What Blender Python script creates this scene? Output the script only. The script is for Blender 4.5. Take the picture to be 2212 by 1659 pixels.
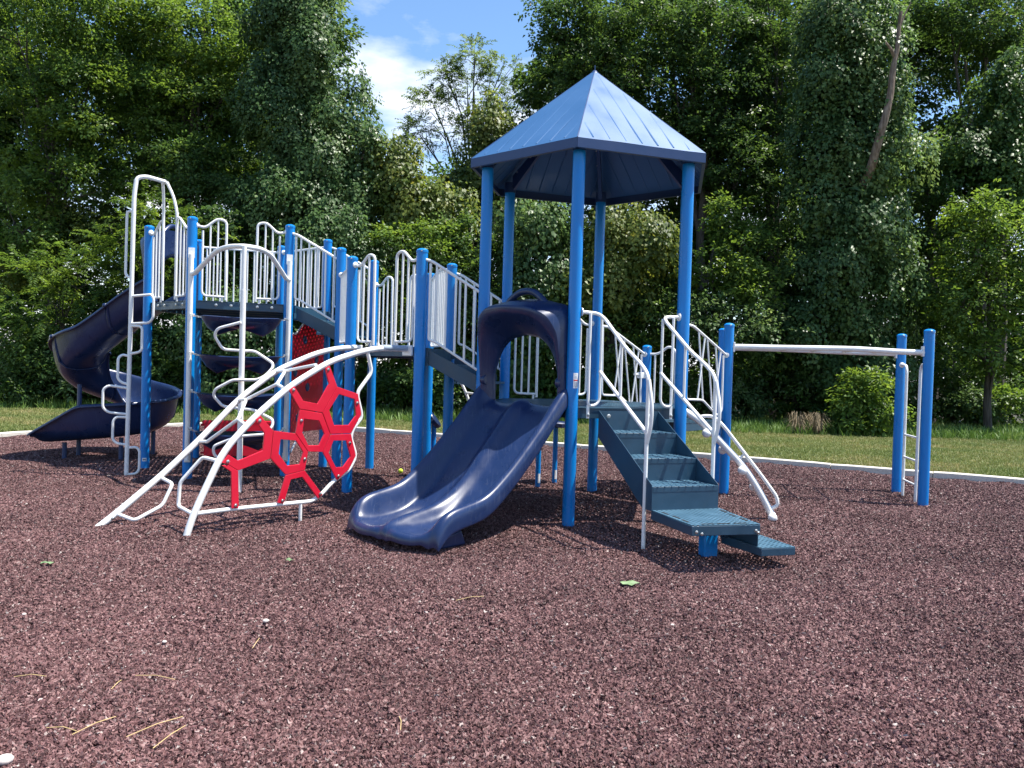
import bpy, math, random
import numpy as np
from mathutils import Vector, Matrix

for _o in list(bpy.data.objects):
    bpy.data.objects.remove(_o, do_unlink=True)
scene = bpy.context.scene
COL = scene.collection
R = math.radians

# ------------------------------------------------------------------ camera
EYE, PITCH, ROLL = 1.5, R(1.0955), R(1.666)
cam_d = bpy.data.cameras.new('camera'); cam = bpy.data.objects.new('camera', cam_d); COL.objects.link(cam)
cam_d.sensor_width = 36; cam_d.lens = 28.43; cam_d.clip_start = .05; cam_d.clip_end = 3000
_rt = Vector((1, 0, 0)); _fw = Vector((0, math.cos(PITCH), -math.sin(PITCH))); _up = Vector((0, math.sin(PITCH), math.cos(PITCH)))
_cr = _rt*math.cos(ROLL) + _up*math.sin(ROLL); _cu = -_rt*math.sin(ROLL) + _up*math.cos(ROLL)
cam.matrix_world = Matrix(((_cr.x, _cu.x, -_fw.x, 0), (_cr.y, _cu.y, -_fw.y, 0), (_cr.z, _cu.z, -_fw.z, EYE), (0, 0, 0, 1)))
scene.camera = cam

# ------------------------------------------------------------------ sun, sky, exposure
SUN_AZ, SUN_EL = R(-2), R(68)          # azimuth measured from +X towards +Y
sun_d = bpy.data.lights.new('sun', 'SUN'); sun = bpy.data.objects.new('sun', sun_d); COL.objects.link(sun)
sun_d.energy = 5.0; sun_d.angle = R(.53); sun_d.color = (1, .95, .87)
_sd = Vector((math.cos(SUN_EL)*math.cos(SUN_AZ), math.cos(SUN_EL)*math.sin(SUN_AZ), math.sin(SUN_EL)))
sun.rotation_euler = _sd.to_track_quat('Z', 'Y').to_euler(); sun.location = (20, 0, 40)
world = bpy.data.worlds.new('World'); scene.world = world; world.use_nodes = True
wn = world.node_tree.nodes; wl = world.node_tree.links; wn.clear()
w_out = wn.new('ShaderNodeOutputWorld'); w_bg = wn.new('ShaderNodeBackground'); w_sky = wn.new('ShaderNodeTexSky')
w_sky.sky_type = 'NISHITA'; w_sky.sun_disc = False; w_sky.sun_elevation = SUN_EL; w_sky.sun_rotation = R(90) - SUN_AZ
w_sky.air_density = 1.0; w_sky.dust_density = .3; w_sky.ozone_density = 2.0; w_sky.altitude = 50
w_bg.inputs['Strength'].default_value = .115
# cumulus layer: noise on a flat layer seen in perspective, thicker towards the horizon
w_tc = wn.new('ShaderNodeTexCoord'); w_sep = wn.new('ShaderNodeSeparateXYZ'); wl.new(w_tc.outputs['Generated'], w_sep.inputs[0])
def wmath(op, a, b=None, clamp=False):
    n = wn.new('ShaderNodeMath'); n.operation = op; n.use_clamp = clamp
    for i, q in enumerate((a, b)):
        if q is None: continue
        if isinstance(q, (int, float)): n.inputs[i].default_value = q
        else: wl.new(q, n.inputs[i])
    return n.outputs[0]
w_z = wmath('MAXIMUM', w_sep.outputs['Z'], .03); w_zz = wmath('ADD', w_z, .12)
w_cb = wn.new('ShaderNodeCombineXYZ'); wl.new(wmath('DIVIDE', w_sep.outputs['X'], w_zz), w_cb.inputs[0]); wl.new(wmath('DIVIDE', w_sep.outputs['Y'], w_zz), w_cb.inputs[1])
w_cb.inputs[2].default_value = 3.7
w_nz = wn.new('ShaderNodeTexNoise'); w_nz.inputs['Scale'].default_value = 1.55; w_nz.inputs['Detail'].default_value = 9; w_nz.inputs['Roughness'].default_value = .56
wl.new(w_cb.outputs[0], w_nz.inputs['Vector'])
w_thr = wmath('ADD', wmath('MULTIPLY', w_z, .55), .36)
w_m = wmath('MULTIPLY', wmath('SUBTRACT', w_nz.outputs['Fac'], w_thr), 5.0, True)
w_mix = wn.new('ShaderNodeMix'); w_mix.data_type = 'RGBA'; wl.new(w_m, w_mix.inputs[0])
w_hs = wn.new('ShaderNodeHueSaturation'); w_hs.inputs['Saturation'].default_value = 1.12; wl.new(w_sky.outputs[0], w_hs.inputs['Color']); wl.new(w_hs.outputs[0], w_mix.inputs[6]); w_mix.inputs[7].default_value = (6.2, 6.3, 6.6, 1)
wl.new(w_mix.outputs[2], w_bg.inputs[0]); wl.new(w_bg.outputs[0], w_out.inputs[0])
scene.view_settings.view_transform = 'Standard'; scene.view_settings.look = 'None'
scene.view_settings.exposure = 1.08; scene.view_settings.gamma = 1.0; scene.view_settings.use_curve_mapping = False
scene.render.engine = 'CYCLES'
scene.cycles.max_bounces = 8; scene.cycles.transparent_max_bounces = 12; scene.cycles.diffuse_bounces = 3

# ------------------------------------------------------------------ helpers
def at(px, py, Y):
    """point on the sight line through (px, py) of a 2212 x 1659 frame, at distance Y from the camera"""
    f = 3184.24/1.8228; x = px - 1106; y = py - 829.5
    u = x*math.cos(ROLL) + y*math.sin(ROLL); v = -x*math.sin(ROLL) + y*math.cos(ROLL)
    d = _rt*(u/f) + _fw + _up*(-v/f)
    return Vector((0, 0, EYE)) + d*(Y/d.y)

def D2(a): return Vector((math.cos(R(a)), math.sin(R(a)), 0))
def V3(p, z=0): return Vector((p[0], p[1], z))

def mulch_z(x, y):
    z = .016*math.sin(1.7*x+.4*y+1)*math.sin(1.3*y-.5*x) + .009*math.sin(4.1*x+2)*math.sin(3.7*y+1) + .006*math.sin(7.3*x-2.1*y)*math.sin(6.1*y+1.7*x)
    for hx, hy, r, d in ((-1.12, 6.55, .38, -.045), (-.55, 6.15, .42, -.045), (-1.3, 5.95, .5, .022), (1.9, 6.15, .45, -.03), (-6.95, 11.85, .5, -.04), (-3.1, 6.55, .4, -.02)):
        q = ((x-hx)**2+(y-hy)**2)/(r*r)
        if q < 6: z += d*math.exp(-q)
    return z

class MB:
    def __init__(s): s.v = []; s.f = []
    def add(s, vs, fs):
        n = len(s.v); s.v += [tuple(v) for v in vs]; s.f += [tuple(i+n for i in f) for f in fs]; return s
    def box(s, c, ux, uy, uz, hx, hy, hz):
        c = Vector(c); vs = [c+ux*(a*hx)+uy*(b*hy)+uz*(d*hz) for d in (-1, 1) for b in (-1, 1) for a in (-1, 1)]
        return s.add(vs, [(0, 2, 3, 1), (4, 5, 7, 6), (0, 1, 5, 4), (1, 3, 7, 5), (3, 2, 6, 7), (2, 0, 4, 6)])
    def prism(s, poly, vec):
        n = len(poly); vec = Vector(vec); a = [Vector(p) for p in poly]; b = [p+vec for p in a]
        return s.add(a+b, [tuple(range(n))[::-1], tuple(range(n, 2*n))] + [(i, (i+1) % n, n+(i+1) % n, n+i) for i in range(n)])
    def ring(s, outer, inner, vec):
        n = len(outer); vec = Vector(vec); o = [Vector(p) for p in outer]; i_ = [Vector(p) for p in inner]
        vs = o + i_ + [p+vec for p in o] + [p+vec for p in i_]; fs = []
        for k in range(n):
            j = (k+1) % n
            fs += [(k, n+k, n+j, j), (2*n+k, 2*n+j, 3*n+j, 3*n+k), (k, j, 2*n+j, 2*n+k), (n+k, 3*n+k, 3*n+j, n+j)]
        return s.add(vs, fs)
    def lathe(s, base, prof, seg=20, axis=Vector((0, 0, 1))):
        base = Vector(base); axis = Vector(axis).normalized(); ux = axis.orthogonal().normalized(); uy = axis.cross(ux); vs = []; fs = []
        for r, z in prof:
            for k in range(seg):
                a = 2*math.pi*k/seg; vs.append(base+axis*z+(ux*math.cos(a)+uy*math.sin(a))*r)
        m = len(prof)
        for i in range(m-1):
            for k in range(seg):
                j = (k+1) % seg; fs.append((i*seg+k, i*seg+j, (i+1)*seg+j, (i+1)*seg+k))
        fs.append(tuple(range(seg))[::-1]); fs.append(tuple((m-1)*seg+k for k in range(seg)))
        return s.add(vs, fs)
    def grid(s, rows, closed=False):
        n = len(rows[0]); vs = [p for r in rows for p in r]; fs = []
        for i in range(len(rows)-1):
            for k in range(n if closed else n-1):
                j = (k+1) % n; fs.append((i*n+k, i*n+j, (i+1)*n+j, (i+1)*n+k))
        return s.add(vs, fs)
    def tube(s, pts, r, seg=10, fillet=0., cap=True, r_end=None):
        P = [Vector(p) for p in pts]
        if fillet > 0 and len(P) > 2:
            Q = [P[0]]
            for i in range(1, len(P)-1):
                a, b, c = P[i-1], P[i], P[i+1]; d1 = a-b; d2 = c-b; l1 = d1.length; l2 = d2.length
                if l1 < 1e-6 or l2 < 1e-6: continue
                q = min(fillet, l1*.48, l2*.48); p1 = b+d1*(q/l1); p2 = b+d2*(q/l2)
                for t in (0, .2, .4, .6, .8, 1): Q.append(p1*(1-t)**2+b*(2*t*(1-t))+p2*t*t)
            Q.append(P[-1]); P = Q
        T = [(P[min(i+1, len(P)-1)]-P[max(i-1, 0)]).normalized() for i in range(len(P))]
        up = T[0].orthogonal().normalized(); vs = []
        for i, (p, t) in enumerate(zip(P, T)):
            up = (up-t*up.dot(t)).normalized(); w = t.cross(up)
            rr = r if r_end is None else r+(r_end-r)*i/(len(P)-1)
            for k in range(seg):
                a = 2*math.pi*k/seg; vs.append(p+(up*math.cos(a)+w*math.sin(a))*rr)
        fs = [(i*seg+k, i*seg+(k+1) % seg, (i+1)*seg+(k+1) % seg, (i+1)*seg+k) for i in range(len(P)-1) for k in range(seg)]
        if cap: fs += [tuple(range(seg))[::-1], tuple((len(P)-1)*seg+k for k in range(seg))]
        return s.add(vs, fs)
    def ball(s, c, r, seg=14, sz=1.):
        c = Vector(c); n = 8; vs = []; fs = []
        for i in range(n+1):
            ph = math.pi*i/n; rr = max(math.sin(ph), .02)*r
            for k in range(seg):
                a = 2*math.pi*k/seg; vs.append(c+Vector((rr*math.cos(a), rr*math.sin(a), r*sz*math.cos(ph))))
        for i in range(n):
            for k in range(seg): fs.append((i*seg+k, (i+1)*seg+k, (i+1)*seg+(k+1) % seg, i*seg+(k+1) % seg))
        return s.add(vs, fs)
    def build(s, name, mat, parent=None, smooth=True, sharp=38, bevel=0., sub=0, solid=0., label=None):
        V = np.array(s.v, dtype=np.float64); c = (V.min(0)+V.max(0))/2
        me = bpy.data.meshes.new(name); me.from_pydata([tuple(q) for q in V-c], [], s.f); me.materials.append(mat)
        if smooth:
            me.polygons.foreach_set('use_smooth', [True]*len(me.polygons)); me.set_sharp_from_angle(angle=R(sharp))
        o = bpy.data.objects.new(name, me); COL.objects.link(o)
        w = Vector(c)
        if parent: o.parent = parent; o['_w'] = tuple(w); o.location = w-Vector(parent['_w'])
        else: o.location = w; o['_w'] = tuple(w)
        if solid: m = o.modifiers.new('thickness', 'SOLIDIFY'); m.thickness = solid; m.offset = -1
        if bevel: m = o.modifiers.new('bevel', 'BEVEL'); m.width = bevel; m.segments = 2; m.limit_method = 'ANGLE'; m.angle_limit = R(35)
        if sub: m = o.modifiers.new('subdivision', 'SUBSURF'); m.levels = sub; m.render_levels = sub
        if label: o['label'] = label
        return o

def empty(name, loc, parent=None):
    o = bpy.data.objects.new(name, None); COL.objects.link(o); o.empty_display_size = .2
    o['_w'] = tuple(loc); o.location = Vector(loc)-(Vector(parent['_w']) if parent else Vector()); o.parent = parent
    return o
def tag(o, label=None, cat=None, group=None, kind=None):
    for k, q in (('label', label), ('category', cat), ('group', group), ('kind', kind)):
        if q: o[k] = q
    return o

# ------------------------------------------------------------------ materials
def new_mat(name):
    m = bpy.data.materials.new(name); m.use_nodes = True; nt = m.node_tree
    return m, nt, nt.nodes, nt.links, nt.nodes['Principled BSDF']
def ramp(nodes, stops):
    r = nodes.new('ShaderNodeValToRGB'); e = r.color_ramp.elements
    while len(e) < len(stops): e.new(.5)
    for q, (p, c) in zip(e, stops): q.position = p; q.color = (*c, 1)
    return r
def coat(name, col, rough=.35, var=.12, scale=9., bump=.015, bscale=900., spec=.5, metallic=0., dirt=.0, base=False, scratch=0.):
    """coated metal or moulded plastic: slight tone drift, uneven gloss and a fine orange-peel relief"""
    m, nt, n, l, b = new_mat(name)
    tc = n.new('ShaderNodeTexCoord'); ge = n.new('ShaderNodeNewGeometry')
    nz = n.new('ShaderNodeTexNoise'); nz.inputs['Scale'].default_value = scale; nz.inputs['Detail'].default_value = 6; l.new(ge.outputs['Position'], nz.inputs['Vector'])
    r = ramp(n, [(.3, tuple(c*(1-var) for c in col)), (.7, tuple(min(1, c*(1+var)) for c in col))]); l.new(nz.outputs['Fac'], r.inputs[0])
    src = r.outputs[0]
    if dirt:
        n3 = n.new('ShaderNodeTexNoise'); n3.inputs['Scale'].default_value = 26; n3.inputs['Detail'].default_value = 8; n3.inputs['Roughness'].default_value = .7; l.new(ge.outputs['Position'], n3.inputs['Vector'])
        r3 = ramp(n, [(.56, (0, 0, 0)), (.78, (dirt, dirt, dirt))]); l.new(n3.outputs['Fac'], r3.inputs[0])
        mx = n.new('ShaderNodeMix'); mx.data_type = 'RGBA'; l.new(r3.outputs[0], mx.inputs[0]); l.new(src, mx.inputs[6]); mx.inputs[7].default_value = (.30, .25, .22, 1); src = mx.outputs[2]
    if base:      # dust and mulch crumbs clinging to the foot, with an uneven upper edge
        sz = n.new('ShaderNodeSeparateXYZ'); l.new(ge.outputs['Position'], sz.inputs[0]); n4 = n.new('ShaderNodeTexNoise'); n4.inputs['Scale'].default_value = 38; n4.inputs['Detail'].default_value = 6; l.new(ge.outputs['Position'], n4.inputs['Vector'])
        ma = n.new('ShaderNodeMath'); ma.operation = 'MULTIPLY_ADD'; l.new(n4.outputs['Fac'], ma.inputs[0]); ma.inputs[1].default_value = .20; ma.inputs[2].default_value = -.055
        mb_ = n.new('ShaderNodeMath'); mb_.operation = 'SUBTRACT'; l.new(ma.outputs[0], mb_.inputs[0]); l.new(sz.outputs[2], mb_.inputs[1])
        mc = n.new('ShaderNodeMath'); mc.operation = 'MULTIPLY'; mc.use_clamp = True; l.new(mb_.outputs[0], mc.inputs[0]); mc.inputs[1].default_value = 9
        md2 = n.new('ShaderNodeMath'); md2.operation = 'MULTIPLY'; l.new(mc.outputs[0], md2.inputs[0]); md2.inputs[1].default_value = .5
        mx2 = n.new('ShaderNodeMix'); mx2.data_type = 'RGBA'; l.new(md2.outputs[0], mx2.inputs[0]); l.new(src, mx2.inputs[6]); mx2.inputs[7].default_value = (.13, .085, .075, 1); src = mx2.outputs[2]
    if scratch:   # long fine scuffs along the slide
        mp = n.new('ShaderNodeMapping'); mp.inputs['Rotation'].default_value = (0, 0, R(41.1)); mp.inputs['Scale'].default_value = (170, 7, 7); l.new(ge.outputs['Position'], mp.inputs[0])
        n5 = n.new('ShaderNodeTexNoise'); n5.inputs['Scale'].default_value = 1; n5.inputs['Detail'].default_value = 3; l.new(mp.outputs[0], n5.inputs['Vector'])
        r5 = ramp(n, [(.60, (0, 0, 0)), (.72, (scratch,)*3)]); l.new(n5.outputs['Fac'], r5.inputs[0]); mx5 = n.new('ShaderNodeMix'); mx5.data_type = 'RGBA'; l.new(r5.outputs[0], mx5.inputs[0]); l.new(src, mx5.inputs[6]); mx5.inputs[7].default_value = (.20, .23, .32, 1); src = mx5.outputs[2]
    l.new(src, b.inputs['Base Color'])
    r2 = ramp(n, [(.3, (rough*.8,)*3), (.75, (min(1, rough*1.35),)*3)]); l.new(nz.outputs['Fac'], r2.inputs[0]); l.new(r2.outputs[0], b.inputs['Roughness'])
    b.inputs['Specular IOR Level'].default_value = spec; b.inputs['Metallic'].default_value = metallic
    if bump:
        n2 = n.new('ShaderNodeTexNoise'); n2.inputs['Scale'].default_value = bscale; l.new(ge.outputs['Position'], n2.inputs['Vector'])
        bp = n.new('ShaderNodeBump'); bp.inputs['Strength'].default_value = bump*4; bp.inputs['Distance'].default_value = .002; l.new(n2.outputs['Fac'], bp.inputs['Height']); l.new(bp.outputs[0], b.inputs['Normal'])
    return m

M_POST = coat('blue powder coat', (.000, .195, .56), .30, .05, 5, spec=.40, dirt=.008, base=True)
M_WHITE = coat('white powder coat', (.80, .80, .78), .3, .04, 7, dirt=.06, base=True)
M_NAVY = coat('navy moulded plastic', (.010, .024, .080), .30, .10, 6, bump=.02, bscale=420, dirt=.05, scratch=.22)
M_SLATE = coat('slate vinyl coating', (.020, .062, .105), .36, .10, 8, bump=.03, bscale=500, dirt=.10)
M_ROOF = coat('blue roof coating', (.034, .108, .245), .42, .06, 2.2, bump=.01, spec=.4)
M_FASCIA = coat('dark blue fascia coating', (.018, .045, .13), .35, .06, 4, bump=.01)
M_RED = coat('red polyethylene sheet', (.60, .006, .030), .38, .05, 6, dirt=.04)
M_STEEL = coat('stainless steel', (.62, .61, .59), .3, .1, 30, metallic=1.)
M_GREYSLV = coat('grey blue sleeve', (.30, .36, .44), .4, .06, 9)
M_STICK = coat('label paper', (.72, .73, .74), .5, .04, 30)
M_STICKRED = coat('label red print', (.55, .03, .03), .5, .04, 30)
M_HOLE = coat('dark opening', (.004, .005, .007), .8, .05, 9)
M_INK = coat('label grey print', (.20, .23, .28), .5, .04, 30)

def perforated(name, col, pitch, rad):
    m = coat(name, col, .36, .10, 8, bump=.03, bscale=500, dirt=.10); nt = m.node_tree; n = nt.nodes; l = nt.links; b = n['Principled BSDF']; out = n['Material Output']
    ge = n.new('ShaderNodeNewGeometry'); mp = n.new('ShaderNodeVectorRotate'); mp.inputs['Angle'].default_value = R(-18.9); l.new(ge.outputs['Position'], mp.inputs['Vector'])
    sp = n.new('ShaderNodeSeparateXYZ'); l.new(mp.outputs[0], sp.inputs[0])
    def mth(op, a, c=None):
        q = n.new('ShaderNodeMath'); q.operation = op
        for i, k in enumerate((a, c)):
            if k is None: continue
            if isinstance(k, (int, float)): q.inputs[i].default_value = k
            else: l.new(k, q.inputs[i])
        return q.outputs[0]
    d = []
    for ax in ('X', 'Y'):
        fr = mth('FRACT', mth('DIVIDE', sp.outputs[ax], pitch)); d.append(mth('POWER', mth('SUBTRACT', fr, .5), 2))
    hole = mth('LESS_THAN', mth('SQRT', mth('ADD', d[0], d[1])), rad/pitch)
    tr = n.new('ShaderNodeBsdfTransparent'); mx = n.new('ShaderNodeMixShader'); l.new(hole, mx.inputs[0]); l.new(b.outputs[0], mx.inputs[1]); l.new(tr.outputs[0], mx.inputs[2]); l.new(mx.outputs[0], out.inputs[0])
    return m
M_PERF = perforated('perforated slate deck', (.024, .068, .110), .062, .014)
M_TREAD = perforated('perforated slate tread', (.055, .125, .185), .045, .0105)

def leaf_mat(name, dark, mid, light, trans=.32, rough=.42):
    m, nt, n, l, b = new_mat(name)
    a = n.new('ShaderNodeAttribute'); a.attribute_name = 'tone'; sp = n.new('ShaderNodeSeparateColor'); l.new(a.outputs['Color'], sp.inputs[0])
    r = ramp(n, [(.0, dark), (.5, mid), (1., light)]); l.new(sp.outputs[0], r.inputs[0]); l.new(r.outputs[0], b.inputs['Base Color'])
    b.inputs['Roughness'].default_value = rough; b.inputs['Specular IOR Level'].default_value = .26
    ca = n.new('ShaderNodeAttribute'); ca.attribute_name = 'clump'; gg = n.new('ShaderNodeNewGeometry'); mv = n.new('ShaderNodeMix'); mv.data_type = 'VECTOR'; mv.inputs[0].default_value = .62
    l.new(gg.outputs['Normal'], mv.inputs[4]); l.new(ca.outputs['Vector'], mv.inputs[5]); nv = n.new('ShaderNodeVectorMath'); nv.operation = 'NORMALIZE'; l.new(mv.outputs[1], nv.inputs[0]); l.new(nv.outputs[0], b.inputs['Normal'])
    tr = n.new('ShaderNodeBsdfTranslucent'); hs = n.new('ShaderNodeHueSaturation'); hs.inputs['Hue'].default_value = .475; hs.inputs['Saturation'].default_value = 1.1; hs.inputs['Value'].default_value = 1.6
    l.new(r.outputs[0], hs.inputs['Color']); l.new(hs.outputs[0], tr.inputs['Color'])
    mx = n.new('ShaderNodeMixShader'); mx.inputs[0].default_value = trans; l.new(b.outputs[0], mx.inputs[1]); l.new(tr.outputs[0], mx.inputs[2]); l.new(mx.outputs[0], n['Material Output'].inputs[0])
    return m
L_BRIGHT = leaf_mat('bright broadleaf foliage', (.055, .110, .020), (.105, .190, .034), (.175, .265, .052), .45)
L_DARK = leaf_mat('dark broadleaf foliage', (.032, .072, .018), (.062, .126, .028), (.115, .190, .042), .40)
L_VINE = leaf_mat('glossy vine foliage', (.042, .088, .030), (.080, .148, .045), (.150, .220, .070), .36, .40)
L_YELLOW = leaf_mat('yellowish vine foliage', (.055, .095, .022), (.120, .165, .034), (.220, .235, .052), .42)
L_LOCUST = leaf_mat('feathery locust foliage', (.075, .135, .036), (.125, .195, .050), (.175, .245, .075), .48)

def bark_mat(name, c1, c2):
    m, nt, n, l, b = new_mat(name); ge = n.new('ShaderNodeNewGeometry'); mp = n.new('ShaderNodeMapping'); mp.inputs['Scale'].default_value = (9, 9, 1.6); l.new(ge.outputs['Position'], mp.inputs[0])
    nz = n.new('ShaderNodeTexNoise'); nz.inputs['Scale'].default_value = 2; nz.inputs['Detail'].default_value = 8; l.new(mp.outputs[0], nz.inputs['Vector'])
    r = ramp(n, [(.3, c1), (.7, c2)]); l.new(nz.outputs['Fac'], r.inputs[0]); l.new(r.outputs[0], b.inputs['Base Color']); b.inputs['Roughness'].default_value = .9
    bp = n.new('ShaderNodeBump'); bp.inputs['Distance'].default_value = .03; l.new(nz.outputs['Fac'], bp.inputs['Height']); l.new(bp.outputs[0], b.inputs['Normal'])
    return m
M_BARK = bark_mat('dark bark', (.030, .024, .018), (.085, .070, .055))
M_SNAG = bark_mat('weathered bare wood', (.085, .055, .038), (.26, .20, .155))

# ------------------------------------------------------------------ ground: soil sheet, mulch pit, border, lawn
def spline(ctrl, per=14):
    out = []; n = len(ctrl)
    for i in range(n):
        p0, p1, p2, p3 = (Vector(ctrl[(i+k-1) % n]) for k in range(4))
        for j in range(per):
            t = j/per; out.append(.5*((2*p1)+(-p0+p2)*t+(2*p0-5*p1+4*p2-p3)*t*t+(-p0+3*p1-3*p2+p3)*t**3))
    return out
PIT = spline([(-9.25, 14.6), (-8.66, 15.6), (-7.75, 17.25), (-6.9, 18.35), (-5.4, 18.75), (-3.52, 18.2), (-2.16, 17.5), (.95, 15.82), (3.37, 14.6), (5.09, 13.58), (7.66, 12.05), (9.6, 10.3), (10.6, 7.), (10.2, 2.), (8., -2.5), (3., -5.), (-3., -5.), (-8., -2.5), (-10.6, 3.), (-10.6, 8.5), (-9.9, 12.4)])
def inside_pit(X, Y):
    px = np.array([p.x for p in PIT]); py = np.array([p.y for p in PIT]); ins = np.zeros(X.shape, bool); j = len(px)-1
    for i in range(len(px)):
        c = ((py[i] > Y) != (py[j] > Y)) & (X < (px[j]-px[i])*(Y-py[i])/(py[j]-py[i]+1e-12)+px[i]); ins ^= c; j = i
    return ins
def offset_pit(d):
    n = len(PIT); out = []
    for i in range(n):
        t = (PIT[(i+1) % n]-PIT[i-1]).normalized(); out.append(PIT[i]+Vector((t.y, -t.x))*(-d))
    return out
_in = offset_pit(-.01); _sgn = 1 if inside_pit(np.array([_in[3].x]), np.array([_in[3].y]))[0] else -1

def ground_mat(name, stops, scale, detail, bumpd, rough=.95, patch=None):
    m, nt, n, l, b = new_mat(name); ge = n.new('ShaderNodeNewGeometry')
    nz = n.new('ShaderNodeTexNoise'); nz.inputs['Scale'].default_value = scale; nz.inputs['Detail'].default_value = detail; nz.inputs['Roughness'].default_value = .7; l.new(ge.outputs['Position'], nz.inputs['Vector'])
    r = ramp(n, stops); l.new(nz.outputs['Fac'], r.inputs[0]); src = r.outputs[0]
    if patch:
        n2 = n.new('ShaderNodeTexNoise'); n2.inputs['Scale'].default_value = patch[0]; n2.inputs['Detail'].default_value = 4; l.new(ge.outputs['Position'], n2.inputs['Vector'])
        r2 = ramp(n, [(patch[1], (0, 0, 0)), (patch[2], (1, 1, 1))]); l.new(n2.outputs['Fac'], r2.inputs[0])
        mx = n.new('ShaderNodeMix'); mx.data_type = 'RGBA'; l.new(r2.outputs[0], mx.inputs[0]); l.new(src, mx.inputs[6]); mx.inputs[7].default_value = (*patch[3], 1); src = mx.outputs[2]
    l.new(src, b.inputs['Base Color']); b.inputs['Roughness'].default_value = rough
    bp = n.new('ShaderNodeBump'); bp.inputs['Distance'].default_value = bumpd; l.new(nz.outputs['Fac'], bp.inputs['Height']); l.new(bp.outputs[0], b.inputs['Normal'])
    return m
M_MULCHBED = ground_mat('crumb under the mulch', [(.3, (.018, .010, .011)), (.7, (.085, .045, .048))], 55, 6, .02)
M_LAWN = ground_mat('lawn soil and thatch', [(.25, (.090, .110, .034)), (.5, (.15, .16, .055)), (.8, (.24, .21, .10))], 18, 8, .02, patch=(.55, .5, .72, (.21, .165, .085)))
M_EARTH = ground_mat('forest floor', [(.3, (.020, .018, .010)), (.7, (.055, .050, .025))], 6, 8, .03)
M_CURB = ground_mat('pale concrete curb', [(.3, (.50, .46, .40)), (.7, (.64, .60, .53))], 30, 8, .004, .85)

g = MB(); g.add([(-900, -400, -.07), (900, -400, -.07), (900, 1400, -.07), (-900, 1400, -.07)], [(0, 1, 2, 3)])
tag(g.build('ground', M_EARTH, smooth=False), kind='structure')
# lawn sheet with a hole for the pit
ys = np.arange(-12, 30.01, .5); xs = np.arange(-26, 26.01, .5)
lw = MB(); out_ring = [Vector((p.x, p.y, .03)) for p in offset_pit(-_sgn*.07)]
far = [Vector((p.x*2.9+2, (p.y-6.5)*(1.25 if p.y > 6.5 else 1.6)+8.5, .03+.0*p.x)) for p in PIT]
rows = []
for t in (0, .04, .1, .2, .35, .55, .8, 1):
    rows.append([a.lerp(b, t)+Vector((0, 0, .02*math.sin(a.x*1.3+t*7)*t)) for a, b in zip(out_ring, far)])
lw.grid(rows, closed=True); lawn = lw.build('lawn', M_LAWN, smooth=True); tag(lawn, kind='structure')
# curb, cast in short segments
curb = empty('border_curb', (0, 6, 0)); tag(curb, kind='structure')
dist = [0.]
for i in range(len(PIT)): dist.append(dist[-1]+(PIT[(i+1) % len(PIT)]-PIT[i]).length)
def pit_at(s_):
    s_ %= dist[-1]; i = max(j for j in range(len(PIT)) if dist[j] <= s_); t = (s_-dist[i])/(dist[i+1]-dist[i]); a, b = PIT[i], PIT[(i+1) % len(PIT)]; tn = (b-a).normalized(); return a.lerp(b, t), Vector((tn.y, -tn.x))
nseg = int(dist[-1]/1.5); rc_ = random.Random(3)
for k in range(nseg):
    s0_, s1_ = dist[-1]*k/nseg+.006, dist[-1]*(k+1)/nseg-.006; dz = rc_.uniform(-.007, .007); do = rc_.uniform(-.008, .008); q = MB(); rws = []
    for j in range(7):
        p, nn_ = pit_at(s0_+(s1_-s0_)*j/6); e = .006 if j in (0, 6) else 0
        rws.append([Vector((p.x+nn_.x*(d+do), p.y+nn_.y*(d+do), z+dz-e)) for d, z in ((.075, -.05), (.075, .064), (.062, .076), (-.062, .076), (-.075, .064), (-.075, -.05))])
    q.grid(rws); q.f.append(tuple(range(6))); q.f.append(tuple(range(36, 42))[::-1]); q.build('curb_segment', M_CURB, curb)
# mulch bed sheet
bx = np.arange(-11.5, 11.6, .15); by = np.arange(-5.5, 19.3, .15); GX, GY = np.meshgrid(bx, by); ins = inside_pit(GX, GY)
mbv = [(x, y, mulch_z(x, y)-.008) for x, y in zip(GX.ravel(), GY.ravel())]; nx = len(bx)
edge_in = ins
mbf = []
for i in range(len(by)-1):
    for k in range(nx-1):
        if ins[i, k] or ins[i, k+1] or ins[i+1, k] or ins[i+1, k+1]: mbf.append((i*nx+k, i*nx+k+1, (i+1)*nx+k+1, (i+1)*nx+k))
mm = MB(); mm.v = mbv; mm.f = mbf
for i, q in enumerate(mm.v):
    if not ins.ravel()[i]: mm.v[i] = (q[0], q[1], -.06)
tag(mm.build('mulch_bed', M_MULCHBED), kind='structure')

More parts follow.
